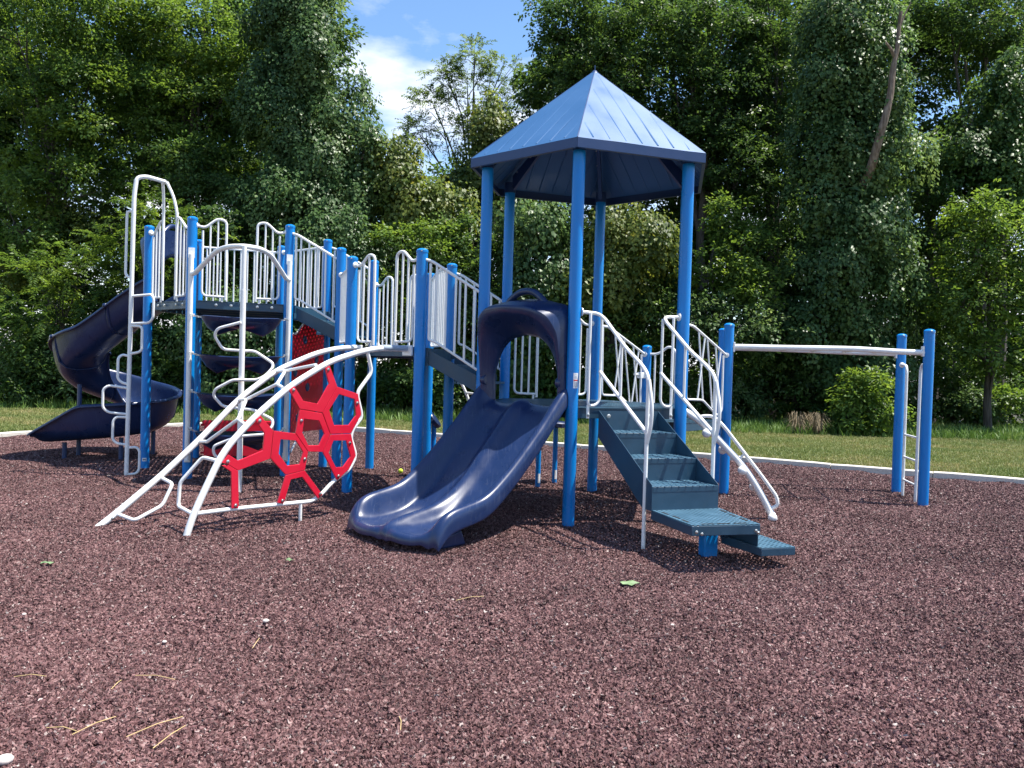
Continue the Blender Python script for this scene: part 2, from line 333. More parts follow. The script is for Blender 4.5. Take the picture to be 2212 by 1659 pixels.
# rubber mulch chips: uncountable, one object with geometry-node instances
def chip_mat():
    m, nt, n, l, b = new_mat('rubber mulch chips'); oi = n.new('ShaderNodeObjectInfo')
    r = ramp(n, [(0, (.034, .016, .015)), (.25, (.080, .038, .037)), (.5, (.135, .066, .064)), (.80, (.19, .102, .097)), (.97, (.25, .150, .138)), (.997, (.38, .33, .30))]); l.new(oi.outputs['Random'], r.inputs[0])
    ge = n.new('ShaderNodeNewGeometry'); nz = n.new('ShaderNodeTexNoise'); nz.inputs['Scale'].default_value = .8; nz.inputs['Detail'].default_value = 3; l.new(ge.outputs['Position'], nz.inputs['Vector'])
    r2 = ramp(n, [(.3, (.78, .76, .76)), (.7, (1.18, 1.17, 1.18))]); l.new(nz.outputs['Fac'], r2.inputs[0])
    mx = n.new('ShaderNodeMix'); mx.data_type = 'RGBA'; mx.blend_type = 'MULTIPLY'; mx.inputs[0].default_value = 1; l.new(r.outputs[0], mx.inputs[6]); l.new(r2.outputs[0], mx.inputs[7])
    l.new(mx.outputs[2], b.inputs['Base Color']); b.inputs['Roughness'].default_value = .62; b.inputs['Specular IOR Level'].default_value = .3
    return m
M_CHIP = chip_mat()
def proto_collection(name, meshes): return [bpy.data.objects.new(name, me) for me in meshes]
def mesh_of(name, vs, fs, mat, smooth=False):
    me = bpy.data.meshes.new(name); me.from_pydata([tuple(v) for v in vs], [], fs); me.materials.append(mat)
    if smooth: me.polygons.foreach_set('use_smooth', [True]*len(me.polygons))
    return me
rng = random.Random(5)
chips = []
for k in range(9):
    L = rng.uniform(.009, .020); W = rng.uniform(.004, .0080); H = rng.uniform(.0025, .005); vs = []; m_ = 6
    for s_ in (-1, 1):
        for i in range(m_):
            a = 2*math.pi*i/m_+rng.uniform(-.3, .3); q = rng.uniform(.65, 1.1)
            vs.append((L*math.cos(a)*q, W*math.sin(a)*q, s_*H*rng.uniform(.5, 1.2)+.006*math.sin(a*2+k)))
    fs = [tuple(range(m_))[::-1], tuple(range(m_, 2*m_))]+[(i, (i+1) % m_, m_+(i+1) % m_, m_+i) for i in range(m_)]
    chips.append(mesh_of('mulch_chip', vs, fs, M_CHIP))
CHIPS = proto_collection('mulch chip shapes', chips)

def scatter(obj, coll, seed, tilt, smin, smax):
    ng = bpy.data.node_groups.new('scatter', 'GeometryNodeTree'); ng.interface.new_socket('Geometry', in_out='INPUT', socket_type='NodeSocketGeometry'); ng.interface.new_socket('Geometry', in_out='OUTPUT', socket_type='NodeSocketGeometry')
    n = ng.nodes; l = ng.links; gi = n.new('NodeGroupInput'); go = n.new('NodeGroupOutput')
    dp = n.new('GeometryNodeDistributePointsOnFaces'); na = n.new('GeometryNodeInputNamedAttribute'); na.data_type = 'FLOAT'; na.inputs['Name'].default_value = 'dens'
    l.new(gi.outputs[0], dp.inputs['Mesh']); l.new(na.outputs['Attribute'], dp.inputs['Density']); dp.inputs['Seed'].default_value = seed
    ci = n.new('GeometryNodeJoinGeometry')
    for q in coll:
        oi = n.new('GeometryNodeObjectInfo'); oi.inputs['Object'].default_value = q; gi_ = n.new('GeometryNodeGeometryToInstance'); l.new(oi.outputs['Geometry'], gi_.inputs[0]); l.new(gi_.outputs[0], ci.inputs[0])
    ip = n.new('GeometryNodeInstanceOnPoints'); l.new(dp.outputs['Points'], ip.inputs['Points']); l.new(ci.outputs[0], ip.inputs['Instance']); ip.inputs['Pick Instance'].default_value = True
    rv = n.new('FunctionNodeRandomValue'); rv.data_type = 'FLOAT_VECTOR'; rv.inputs['Min'].default_value = (-tilt, -tilt, 0); rv.inputs['Max'].default_value = (tilt, tilt, 6.283); rv.inputs['Seed'].default_value = seed+1
    l.new(rv.outputs['Value'], ip.inputs['Rotation'])
    rs = n.new('FunctionNodeRandomValue'); rs.data_type = 'FLOAT'; rs.inputs[2].default_value = smin; rs.inputs[3].default_value = smax; rs.inputs['Seed'].default_value = seed+2; l.new(rs.outputs[1], ip.inputs['Scale'])
    l.new(ip.outputs[0], go.inputs[0]); m = obj.modifiers.new('scatter', 'NODES'); m.node_group = ng
def scatter_sheet(name, mat, pred, dens, zf, step, x0, x1, y0, y1):
    X = np.arange(x0, x1, step); Y = np.arange(y0, y1, step); gx, gy = np.meshgrid(X, Y); ok = pred(gx, gy)
    vs = [(x, y, zf(x, y)) for x, y in zip(gx.ravel(), gy.ravel())]; n_ = len(X); fs = []
    for i in range(len(Y)-1):
        for k in range(n_-1):
            if ok[i, k] and ok[i, k+1] and ok[i+1, k] and ok[i+1, k+1]: fs.append((i*n_+k, i*n_+k+1, (i+1)*n_+k+1, (i+1)*n_+k))
    me = bpy.data.meshes.new(name); me.from_pydata(vs, [], fs); me.materials.append(mat)
    a = me.attributes.new('dens', 'FLOAT', 'POINT'); a.data.foreach_set('value', np.array([dens(v[0], v[1]) for v in vs], dtype=np.float32))
    o = bpy.data.objects.new(name, me); COL.objects.link(o); return o
def in_view(gx, gy, pad=.9): return (np.abs(gx) < .66*gy+pad) & (gy > 1.9)
def md(x, y): return 10500 if y < 4.2 else (7200 if y < 6.5 else (4000 if y < 9.5 else 2000))
mulch = scatter_sheet('rubber_mulch', M_CHIP, lambda x, y: inside_pit(x, y) & in_view(x, y), md, lambda x, y: mulch_z(x, y)+.001, .25, -11.5, 11.5, 1.9, 19)
scatter(mulch, CHIPS, 11, .6, .6, 1.2)
tag(mulch, 'reddish brown shredded rubber mulch covering the play area', 'mulch', kind='stuff')

# grass tufts
def grass_mat(name, stops):
    m, nt, n, l, b = new_mat(name); oi = n.new('ShaderNodeObjectInfo'); ge = n.new('ShaderNodeNewGeometry')
    nz = n.new('ShaderNodeTexNoise'); nz.inputs['Scale'].default_value = .55; nz.inputs['Detail'].default_value = 4; l.new(ge.outputs['Position'], nz.inputs['Vector'])
    ad = n.new('ShaderNodeMath'); ad.operation = 'MULTIPLY_ADD'; l.new(oi.outputs['Random'], ad.inputs[0]); ad.inputs[1].default_value = .45; 
    r0 = n.new('ShaderNodeMapRange'); r0.inputs[1].default_value = .38; r0.inputs[2].default_value = .72; r0.inputs[4].default_value = .6; l.new(nz.outputs['Fac'], r0.inputs[0]); l.new(r0.outputs[0], ad.inputs[2])
    r = ramp(n, stops); l.new(ad.outputs[0], r.inputs[0]); l.new(r.outputs[0], b.inputs['Base Color']); b.inputs['Roughness'].default_value = .6
    tr = n.new('ShaderNodeBsdfTranslucent'); l.new(r.outputs[0], tr.inputs['Color']); mx = n.new('ShaderNodeMixShader'); mx.inputs[0].default_value = .3; l.new(b.outputs[0], mx.inputs[1]); l.new(tr.outputs[0], mx.inputs[2]); l.new(mx.outputs[0], n['Material Output'].inputs[0])
    return m
M_GRASS = grass_mat('mown grass', [(0, (.115, .165, .036)), (.4, (.185, .225, .060)), (.7, (.28, .265, .095)), (1, (.42, .33, .165))])
M_WEED = grass_mat('weedy grass', [(0, (.080, .160, .026)), (.5, (.140, .235, .042)), (1, (.23, .29, .075))])
def tufts(mat, h0, h1, nb, sp):
    out = []
    for k in range(5):
        vs = []; fs = []
        for i in range(nb):
            a = rng.uniform(0, 6.28); h = rng.uniform(h0, h1); d = rng.uniform(0, sp); ca, sa = math.cos(a), math.sin(a); w = .004+h*.03; x, y = ca*d, sa*d; lean = rng.uniform(.2, .7)*h
            b_ = len(vs); vs += [(x-sa*w, y+ca*w, 0), (x+sa*w, y-ca*w, 0), (x+ca*lean*.4+sa*w*.7, y+sa*lean*.4-ca*w*.7, h*.6), (x+ca*lean*.4-sa*w*.7, y+sa*lean*.4+ca*w*.7, h*.6), (x+ca*lean, y+sa*lean, h)]
            fs += [(b_, b_+1, b_+2, b_+3), (b_+3, b_+2, b_+4)]
        out.append(mesh_of('grass_tuft', vs, fs, mat))
    return out
T_MOWN = proto_collection('mown tufts', tufts(M_GRASS, .03, .065, 9, .05))
T_WEED = proto_collection('weed tufts', tufts(M_WEED, .08, .26, 12, .10))
def tree_line(x): return 21.6+.5*math.sin(x*.5+1)
gl = scatter_sheet('lawn_grass', M_GRASS, lambda x, y: ~inside_pit(x, y) & in_view(x, y, 2) & (y > 9) & (y < 25), lambda x, y: 420., lambda x, y: .035, .3, -17, 17, 9, 25)
scatter(gl, T_MOWN, 21, .25, .7, 1.3); tag(gl, 'short mown lawn grass between curb and wood', 'grass', kind='stuff')
gw = scatter_sheet('weeds', M_WEED, lambda x, y: in_view(x, y, 2) & (y > 19.3) & (y < 24.5), lambda x, y: 60*max(0, min(1, (y-tree_line(x)+.9)/1.2)) if x < 3 else 95*max(0, min(1, (y-19.9)/1.0)), lambda x, y: .03, .3, -16, 17, 19.3, 24.5)
scatter(gw, T_WEED, 31, .3, .6, 1.5); tag(gw, 'taller weedy grass growing along the foot of the wood', 'weeds', kind='stuff')

# ------------------------------------------------------------------ trees and shrubs
PXM = 1/1747.   # metres per pixel of the 2212 frame, per metre of distance
def nrm(a): return a/np.maximum(np.linalg.norm(a, axis=-1, keepdims=True), 1e-9)
def leaf_arrays(P, A, N, L, W, tone, cn):
    N = nrm(N-A*(N*A).sum(1, keepdims=True)); S = np.cross(N, A); L = L[:, None]; w = W*L
    v = np.stack([P, P+A*L*.42+S*w+N*L*.10, P+A*L-N*L*.14, P+A*L*.42-S*w+N*L*.10], 1)
    return v, tone, cn
def foliage_mesh(name, V, tone, cn, mat):
    n = len(V); me = bpy.data.meshes.new(name); me.vertices.add(n*4); me.vertices.foreach_set('co', V.reshape(-1).astype(np.float32))
    b = np.arange(n)[:, None]*4; tri = np.concatenate([b+np.array([[0, 1, 2]]), b+np.array([[0, 2, 3]])], 1).reshape(-1)
    me.loops.add(n*6); me.loops.foreach_set('vertex_index', tri.astype(np.int32)); me.polygons.add(n*2)
    me.polygons.foreach_set('loop_start', np.arange(0, n*6, 3, dtype=np.int32))
    me.update(calc_edges=True)
    c = np.zeros((n*4, 4), np.float32); c[:, 0] = np.repeat(np.clip(tone, 0, 1), 4); c[:, 3] = 1
    at_ = me.color_attributes.new('tone', 'FLOAT_COLOR', 'POINT'); at_.data.foreach_set('color', c.reshape(-1)); me.materials.append(mat)
    an = me.attributes.new('clump', 'FLOAT_VECTOR', 'POINT'); an.data.foreach_set('vector', np.repeat(cn, 4, axis=0).astype(np.float32).reshape(-1))
    return me
def wob(d, seed):
    q = 0
    for k in range(4):
        r_ = np.random.RandomState(seed*7+k); w = r_.normal(size=3)*(2.2+1.6*k); q = q+np.sin(d@w+r_.uniform(0, 6.28))*(.16/(1+.5*k))
    return q
def crown(lobes, seed, style='broad', leaf=.15, dens=1., back=.4):
    """leaves of one crown: each lobe carries clumps, each clump sprays of leaves; lobes = (x, y, z, rx, ry, rz)"""
    rs = np.random.RandomState(seed); Vs = []; Ts = []; C = np.array([l[:3] for l in lobes]); Rr = np.array([l[3:] for l in lobes])
    K = {'broad': 16, 'vine': 16, 'locust': 30}[style]; cover = {'broad': .62, 'vine': .66, 'locust': .42}[style]*dens
    W = {'broad': .31, 'vine': .42, 'locust': .22}[style]; nsub = {'broad': 17, 'vine': 17, 'locust': 15}[style]
    O = []; DD = []; ST_ = []; CN = []
    for i, (c, r) in enumerate(zip(C, Rr)):
        d = nrm(rs.normal(size=(nsub*3, 3))); tc = nrm(np.array([[-c[0], -c[1], 0]])); face = (d*tc).sum(1)
        d = d[rs.uniform(size=len(d)) < np.where(face > -.25, 1., back)][:nsub]
        sc = c+d*r*(.50+.32*rs.uniform(size=(len(d), 1))+wob(d, seed*13+i)[:, None]*.6); rm = r.min()
        dn = ((sc[:, None]-C[None])/Rr[None]); q = (dn**2).sum(2); q[:, i] = 9; keep = q.min(1) > .30; sc = sc[keep]; d = d[keep]
        for j in range(len(sc)):
            sr = rm*rs.uniform(.30, .55)*np.array([1.25, 1.15, .78 if style != 'vine' else 1.15])
            ns = max(5, int(cover*4*np.pi*sr[0]*sr[2]/(leaf*leaf*.42)/K)); e = nrm(rs.normal(size=(ns, 3))+np.array([0, 0, .35])+d[j]*.45)
            o = sc[j]+e*sr*(1+wob(e, seed*31+j)[:, None]*.8-np.abs(rs.normal(size=(ns, 1)))*.22); O.append(o); DD.append(nrm(e*.7+d[j]*.5)); CN.append(nrm(e*np.array([1, 1, 1.25])+d[j]*.35+np.array([0, 0, .25]))); ST_.append(np.full(ns, np.clip(.42+rs.normal()*.15, .1, .8))+rs.normal(size=ns)*.10)
    o = np.concatenate(O); d = np.concatenate(DD); stone = np.concatenate(ST_); cnv = np.concatenate(CN); ok = o[:, 2] > .12; cnv = cnv[ok]; o = o[ok]; d = d[ok]; stone = stone[ok]; ns = len(o); ln = leaf
    hz = d.copy(); hz[:, 2] *= .4; hz = nrm(hz)
    u = rs.uniform(size=(ns, K)); rn = rs.normal(size=(ns, K, 3)); sg = np.where(rs.uniform(size=(ns, K)) < .5, -1., 1.)
    if style == 'broad':
        a = nrm(hz+rs.normal(size=(ns, 3))*.55+np.array([0, 0, .10])); n = nrm(np.array([0, 0, 1.])+d*.45+rs.normal(size=(ns, 3))*.25); n = nrm(n-a*(n*a).sum(1, keepdims=True)); s = np.cross(n, a)
        ls = rs.uniform(.35, .75, size=ns)*(ln/.13)
        P = o[:, None]+a[:, None]*(ls[:, None]*(u-.3))[..., None]+s[:, None]*(sg*ls[:, None]*rs.uniform(.03, .30, size=(ns, K))*(1.1-u*.7))[..., None]+rn*.04-np.array([0, 0, 1])*(.18*ls[:, None]*u*u)[..., None]
        A = nrm(a[:, None]*.7+s[:, None]*(sg*.8)[..., None]+rn*.35-np.array([0, 0, .30])); N = nrm(n[:, None]+rn[..., ::-1]*.38)
    elif style == 'vine':
        a = nrm(np.array([0, 0, -1.])+d*.22+rs.normal(size=(ns, 3))*.16); ls = rs.uniform(.3, 1.05, size=ns); s = nrm(np.cross(a, d+1e-3))
        P = o[:, None]+d[:, None]*.10+a[:, None]*(ls[:, None]*(u-.25))[..., None]+s[:, None]*(sg*rs.uniform(.0, .13, size=(ns, K)))[..., None]+rn*.04
        A = nrm(np.array([0, 0, -.80])+hz[:, None]*.40+rn*.38); N = nrm(hz[:, None]*.65+np.array([0, 0, .75])+rn[..., ::-1]*.38)
    else:
        a = nrm(hz+rs.normal(size=(ns, 3))*.4+np.array([0, 0, .15])); n = nrm(np.array([0, 0, 1.])+rs.normal(size=(ns, 3))*.3); n = nrm(n-a*(n*a).sum(1, keepdims=True)); s = np.cross(n, a)
        ls = rs.uniform(.4, .75, size=ns); kk = np.tile(np.arange(K)//2/(K/2), (ns, 1)); sg = np.tile(np.where(np.arange(K) % 2, 1., -1.), (ns, 1))
        P = o[:, None]+a[:, None]*(ls[:, None]*kk)[..., None]-np.array([0, 0, 1])*(.35*ls[:, None]*kk*kk)[..., None]+rn*.012
        A = nrm(s[:, None]*sg[..., None]+a[:, None]*.35-np.array([0, 0, .25])+rn*.12); N = nrm(n[:, None]+rn[..., ::-1]*.2)
    m = ns*K; Ls = ln*rs.uniform(.65, 1.25, size=m)
    tone = np.clip(np.repeat(stone, K)+rs.normal(size=m)*.15, 0, 1)
    return leaf_arrays(P.reshape(-1, 3), A.reshape(-1, 3), N.reshape(-1, 3), Ls, W, tone, np.repeat(cnv, K, axis=0))
LEAFCOUNT = 0
def plant(name, lobes_px, Y, seed, mat, style, label, cat, leaf=.15, dens=1., group=None, trunk=True, base_px=None, tr=.22, back=.35, thick=.75):
    """one tree or shrub. lobes_px = (x, y, rx, ry[, dY]) in the 2212 frame at distance Y"""
    global LEAFCOUNT
    lobes = []
    for q in lobes_px:
        x, y, rx, ry = q[:4]; yy = Y+(q[4] if len(q) > 4 else 0); p = at(x, y, yy); lobes.append((p.x, p.y, p.z, rx*PXM*yy, max(rx, ry)*PXM*yy*thick, ry*PXM*yy))
    cx = sum(l[0] for l in lobes)/len(lobes) if base_px is None else at(base_px, 800, Y).x
    root = empty(name, (cx, Y, 0)); tag(root, label, cat, group)
    V, t, cnv = crown(lobes, seed, style, leaf*.80, dens, back); LEAFCOUNT += len(V)
    me = foliage_mesh('crown', V-np.array([cx, Y, 0]), t, cnv, mat); o = bpy.data.objects.new('crown', me); COL.objects.link(o); o.parent = root; o['_w'] = (cx, Y, 0)
    rs = random.Random(seed)
    top = max(l[2] for l in lobes); tm = MB(); base = Vector((cx, Y+.2, -.1)); mid = [base]
    n = 6; tt = max(.6, top*.9); lean = sum(l[0] for l in lobes if l[2] >= top-1.5)/max(1, sum(1 for l in lobes if l[2] >= top-1.5))-cx
    for k in range(1, n+1): mid.append(Vector((cx+lean*(k/n)**1.5+rs.uniform(-.12, .12)*tr*4, Y+.2+rs.uniform(-.1, .1)*tr*4, tt*k/n)))
    tm.tube(mid, tr, 9, r_end=tr*.18)
    tk = tm.build('trunk', M_BARK, root)
    for l in lobes:
        lc = Vector(l[:3]); k = min(n-1, max(1, int(n*max(.15, (lc.z*.72))/tt))); s0 = mid[k]
        if (lc-s0).length < .5: continue
        lm = MB(); e = s0.lerp(lc, .55)+Vector((rs.uniform(-.2, .2), rs.uniform(-.2, .2), .12*(lc-s0).length)); rr = tr*.42*(1-.6*k/n)+.012
        lm.tube([s0, s0.lerp(e, .5)+Vector((0, 0, -.05)), e, lc, lc+(lc-s0).normalized()*l[5]*.5+Vector((0, 0, .15*l[5]))], rr, 6, fillet=.3, r_end=.008)
        for j in range(3):
            q = e.lerp(lc, rs.random()); en = lc+Vector((rs.uniform(-1, 1)*l[3], rs.uniform(-1, .4)*l[4], rs.uniform(-.6, .9)*l[5]))*.85
            lm.tube([q, q.lerp(en, .5)+Vector((0, 0, .1)), en], rr*.4, 5, r_end=.004)
        lm.build('limb', M_BARK, root)
    return root

# tall trees along the left and middle
plant('broadleaf_tree', [(40, 90, 135, 130), (165, 30, 110, 105), (60, 300, 125, 125), (185, 220, 95, 110), (30, 480, 115, 110), (140, 420, 100, 95)], 25, 1, L_BRIGHT, 'broad', 'tall bright green broadleaf tree at the left edge of the photograph', 'tree', base_px=95)
plant('broadleaf_tree', [(330, 45, 90, 85), (440, 75, 110, 100), (300, 200, 105, 100), (430, 240, 115, 110), (330, 350, 105, 100), (470, 380, 95, 90), (520, 170, 70, 90)], 26, 2, L_BRIGHT, 'broad', 'broad light green tree rising behind the white climbing loop', 'tree', base_px=400)
plant('vine_covered_tree', [(640, 10, 66, 90), (680, 130, 75, 110), (620, 230, 85, 110), (738, 255, 68, 80), (690, 330, 105, 85), (600, 90, 60, 90)], 24.3, 3, L_VINE, 'vine', 'tall tree draped with dark glossy vines left of the open sky', 'tree', leaf=.13, base_px=680, dens=.95)
plant('vine_covered_tree', [(790, 310, 38, 45), (775, 400, 70, 60), (690, 450, 95, 70), (610, 440, 80, 80)], 23.6, 4, L_VINE, 'vine', 'lower vine curtain hanging below the tall draped tree', 'tree', leaf=.13, base_px=720)
plant('locust_tree', [(1025, 120, 42, 30), (1085, 150, 48, 38), (965, 165, 34, 28), (1010, 190, 70, 36), (1095, 220, 50, 36), (935, 225, 42, 30), (1040, 260, 75, 40), (960, 290, 60, 40), (1110, 290, 45, 45), (905, 290, 32, 36)], 33, 5, L_LOCUST, 'locust', 'feathery light green locust tree standing alone against the sky', 'tree', leaf=.115, dens=1.0, base_px=1020, tr=.16, thick=.6)
plant('locust_tree', [(1165, 190, 30, 26), (1180, 235, 32, 28), (1160, 290, 30, 30)], 33.5, 6, L_LOCUST, 'locust', 'small feathery locust tree peeping out beside the roof peak', 'tree', leaf=.115, dens=1.0, base_px=1180, tr=.1, thick=.6)
plant('vine_covered_tree', [(1055, 275, 42, 60), (1040, 370, 65, 70), (985, 420, 70, 60), (1090, 440, 55, 80)], 28, 7, L_YELLOW, 'vine', 'yellow green vine tower standing in front of the feathery locust', 'tree', leaf=.16, base_px=1040)
# right-hand trees
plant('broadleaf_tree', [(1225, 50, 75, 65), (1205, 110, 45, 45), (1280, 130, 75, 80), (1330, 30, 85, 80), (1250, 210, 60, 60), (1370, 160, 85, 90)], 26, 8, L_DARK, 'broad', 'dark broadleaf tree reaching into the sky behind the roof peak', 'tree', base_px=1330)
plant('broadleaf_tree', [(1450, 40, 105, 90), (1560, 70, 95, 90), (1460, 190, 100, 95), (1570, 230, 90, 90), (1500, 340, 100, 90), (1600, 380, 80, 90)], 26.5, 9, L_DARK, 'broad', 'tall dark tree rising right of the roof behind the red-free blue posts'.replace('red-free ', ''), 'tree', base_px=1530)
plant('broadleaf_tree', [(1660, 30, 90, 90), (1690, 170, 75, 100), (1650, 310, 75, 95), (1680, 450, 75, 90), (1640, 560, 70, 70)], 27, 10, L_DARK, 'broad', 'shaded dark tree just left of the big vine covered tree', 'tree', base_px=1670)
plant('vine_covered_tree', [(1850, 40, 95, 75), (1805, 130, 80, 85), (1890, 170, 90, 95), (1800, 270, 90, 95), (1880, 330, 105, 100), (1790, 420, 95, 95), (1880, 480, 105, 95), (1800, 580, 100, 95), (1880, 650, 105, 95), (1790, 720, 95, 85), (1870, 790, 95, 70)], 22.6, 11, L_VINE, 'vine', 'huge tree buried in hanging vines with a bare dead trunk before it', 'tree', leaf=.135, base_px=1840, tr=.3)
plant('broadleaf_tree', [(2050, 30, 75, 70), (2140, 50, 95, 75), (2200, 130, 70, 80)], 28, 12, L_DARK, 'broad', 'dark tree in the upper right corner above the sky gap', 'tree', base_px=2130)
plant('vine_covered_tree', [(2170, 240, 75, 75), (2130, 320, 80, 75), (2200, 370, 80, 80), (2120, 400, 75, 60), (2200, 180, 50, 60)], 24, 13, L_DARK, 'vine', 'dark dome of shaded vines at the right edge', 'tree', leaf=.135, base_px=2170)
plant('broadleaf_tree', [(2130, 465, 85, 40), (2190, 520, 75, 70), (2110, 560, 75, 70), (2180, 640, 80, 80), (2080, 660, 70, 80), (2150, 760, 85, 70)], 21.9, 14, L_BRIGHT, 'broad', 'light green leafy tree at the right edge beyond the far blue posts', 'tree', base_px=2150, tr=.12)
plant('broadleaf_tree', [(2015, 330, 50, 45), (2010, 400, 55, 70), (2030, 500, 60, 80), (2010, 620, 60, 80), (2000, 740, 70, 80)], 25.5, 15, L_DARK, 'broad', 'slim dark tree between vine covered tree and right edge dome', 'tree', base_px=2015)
# middle understory
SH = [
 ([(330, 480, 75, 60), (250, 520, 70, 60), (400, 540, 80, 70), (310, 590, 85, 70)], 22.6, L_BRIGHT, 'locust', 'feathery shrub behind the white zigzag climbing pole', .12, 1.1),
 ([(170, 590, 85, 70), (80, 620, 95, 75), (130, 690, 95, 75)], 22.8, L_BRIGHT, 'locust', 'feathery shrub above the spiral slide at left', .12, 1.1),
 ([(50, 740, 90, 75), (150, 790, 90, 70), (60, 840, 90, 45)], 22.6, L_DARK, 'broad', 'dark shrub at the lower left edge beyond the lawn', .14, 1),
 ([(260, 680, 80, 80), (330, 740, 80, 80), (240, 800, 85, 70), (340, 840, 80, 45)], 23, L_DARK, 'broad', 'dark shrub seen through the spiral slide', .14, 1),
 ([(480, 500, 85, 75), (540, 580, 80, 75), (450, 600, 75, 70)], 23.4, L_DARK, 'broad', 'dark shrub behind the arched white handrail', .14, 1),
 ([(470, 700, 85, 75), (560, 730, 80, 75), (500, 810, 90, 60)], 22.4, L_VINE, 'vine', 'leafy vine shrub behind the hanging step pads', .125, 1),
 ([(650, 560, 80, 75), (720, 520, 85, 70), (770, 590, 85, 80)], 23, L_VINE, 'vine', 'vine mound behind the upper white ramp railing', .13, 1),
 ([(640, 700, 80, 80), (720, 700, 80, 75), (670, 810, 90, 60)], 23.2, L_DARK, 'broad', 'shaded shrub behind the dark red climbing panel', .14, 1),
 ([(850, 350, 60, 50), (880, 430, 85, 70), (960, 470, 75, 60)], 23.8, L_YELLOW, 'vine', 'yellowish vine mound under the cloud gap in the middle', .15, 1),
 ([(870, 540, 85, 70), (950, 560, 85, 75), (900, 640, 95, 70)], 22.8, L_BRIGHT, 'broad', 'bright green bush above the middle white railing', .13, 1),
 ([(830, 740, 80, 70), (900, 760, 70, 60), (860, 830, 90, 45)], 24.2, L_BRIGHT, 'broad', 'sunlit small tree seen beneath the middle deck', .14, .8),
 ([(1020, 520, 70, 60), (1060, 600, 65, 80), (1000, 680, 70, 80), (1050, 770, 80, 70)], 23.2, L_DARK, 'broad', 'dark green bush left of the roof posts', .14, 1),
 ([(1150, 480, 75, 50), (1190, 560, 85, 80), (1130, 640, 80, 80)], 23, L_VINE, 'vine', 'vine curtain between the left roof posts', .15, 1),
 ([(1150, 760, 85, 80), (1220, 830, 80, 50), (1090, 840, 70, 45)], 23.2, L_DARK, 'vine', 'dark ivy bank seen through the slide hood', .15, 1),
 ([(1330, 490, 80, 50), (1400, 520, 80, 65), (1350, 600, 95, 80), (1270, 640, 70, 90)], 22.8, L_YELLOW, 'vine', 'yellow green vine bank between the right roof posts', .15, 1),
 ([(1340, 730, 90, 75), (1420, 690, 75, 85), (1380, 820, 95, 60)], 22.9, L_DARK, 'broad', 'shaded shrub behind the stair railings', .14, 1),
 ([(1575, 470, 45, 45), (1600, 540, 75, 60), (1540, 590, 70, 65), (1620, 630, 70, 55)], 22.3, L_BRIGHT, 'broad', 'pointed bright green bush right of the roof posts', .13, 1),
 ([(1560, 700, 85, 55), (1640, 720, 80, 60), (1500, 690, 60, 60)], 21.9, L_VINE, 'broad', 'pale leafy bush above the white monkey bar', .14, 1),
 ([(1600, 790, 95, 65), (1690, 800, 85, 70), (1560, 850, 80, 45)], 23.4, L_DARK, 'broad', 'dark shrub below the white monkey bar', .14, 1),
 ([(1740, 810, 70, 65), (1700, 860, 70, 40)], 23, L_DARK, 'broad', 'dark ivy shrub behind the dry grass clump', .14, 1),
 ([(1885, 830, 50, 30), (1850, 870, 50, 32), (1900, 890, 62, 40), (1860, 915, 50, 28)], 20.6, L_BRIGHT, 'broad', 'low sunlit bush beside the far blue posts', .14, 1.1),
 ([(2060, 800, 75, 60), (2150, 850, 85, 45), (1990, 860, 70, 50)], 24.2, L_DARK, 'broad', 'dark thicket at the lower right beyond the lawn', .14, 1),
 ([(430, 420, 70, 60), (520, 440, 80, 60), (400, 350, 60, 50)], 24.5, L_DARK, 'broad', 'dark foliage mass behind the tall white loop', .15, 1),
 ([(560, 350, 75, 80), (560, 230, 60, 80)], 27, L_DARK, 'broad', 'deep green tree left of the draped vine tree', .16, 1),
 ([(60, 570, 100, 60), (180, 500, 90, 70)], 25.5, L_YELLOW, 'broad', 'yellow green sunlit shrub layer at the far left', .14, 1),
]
for i, (lb, Y, mat, st, lab, lf, dn) in enumerate(SH):
    plant('shrub', lb, Y, 40+i, mat, st, lab, 'shrub', leaf=lf, dens=dn, tr=.07)
ru = random.Random(9)
for i in range(19):
    px = 20+i*120+ru.uniform(-35, 35); py = 868+.029*(px-1106)
    if 1800 < px < 1980: continue
    plant('undergrowth_bush', [(px, py-12, ru.uniform(48, 70), ru.uniform(26, 40)), (px+ru.uniform(-60, 60), py-ru.uniform(25, 60), ru.uniform(40, 60), ru.uniform(26, 40))], 22.9+ru.uniform(-.6, .8), 200+i, [L_DARK, L_VINE, L_BRIGHT, L_DARK][i % 4], 'broad', 'low leafy undergrowth bush at the foot of the wood', 'bush', leaf=.14, group='undergrowth bushes along the wood', tr=.03)
# back row of the wood, closing the view behind the front trees
rb = random.Random(77)
for i in range(15):
    px = -60+i*168; tall = not 720 < px < 1230
    lb = []
    for k in range(7 if tall else 4):
        py = 820-k*(125 if tall else 118); lb.append((px+rb.uniform(-55, 55), py, rb.uniform(115, 145), rb.uniform(90, 115), rb.uniform(-1, 1)))
    if px > 1980: lb = [q for q in lb if not (100 < q[1] < 290)]
    plant('woodland_tree', lb, 30+rb.uniform(-1, 1.5), 100+i, L_DARK, 'broad', 'dark tree in the back row of the wood', 'tree', leaf=.22, dens=1.25, group='back row trees of the wood', base_px=px, tr=.2, back=.1)

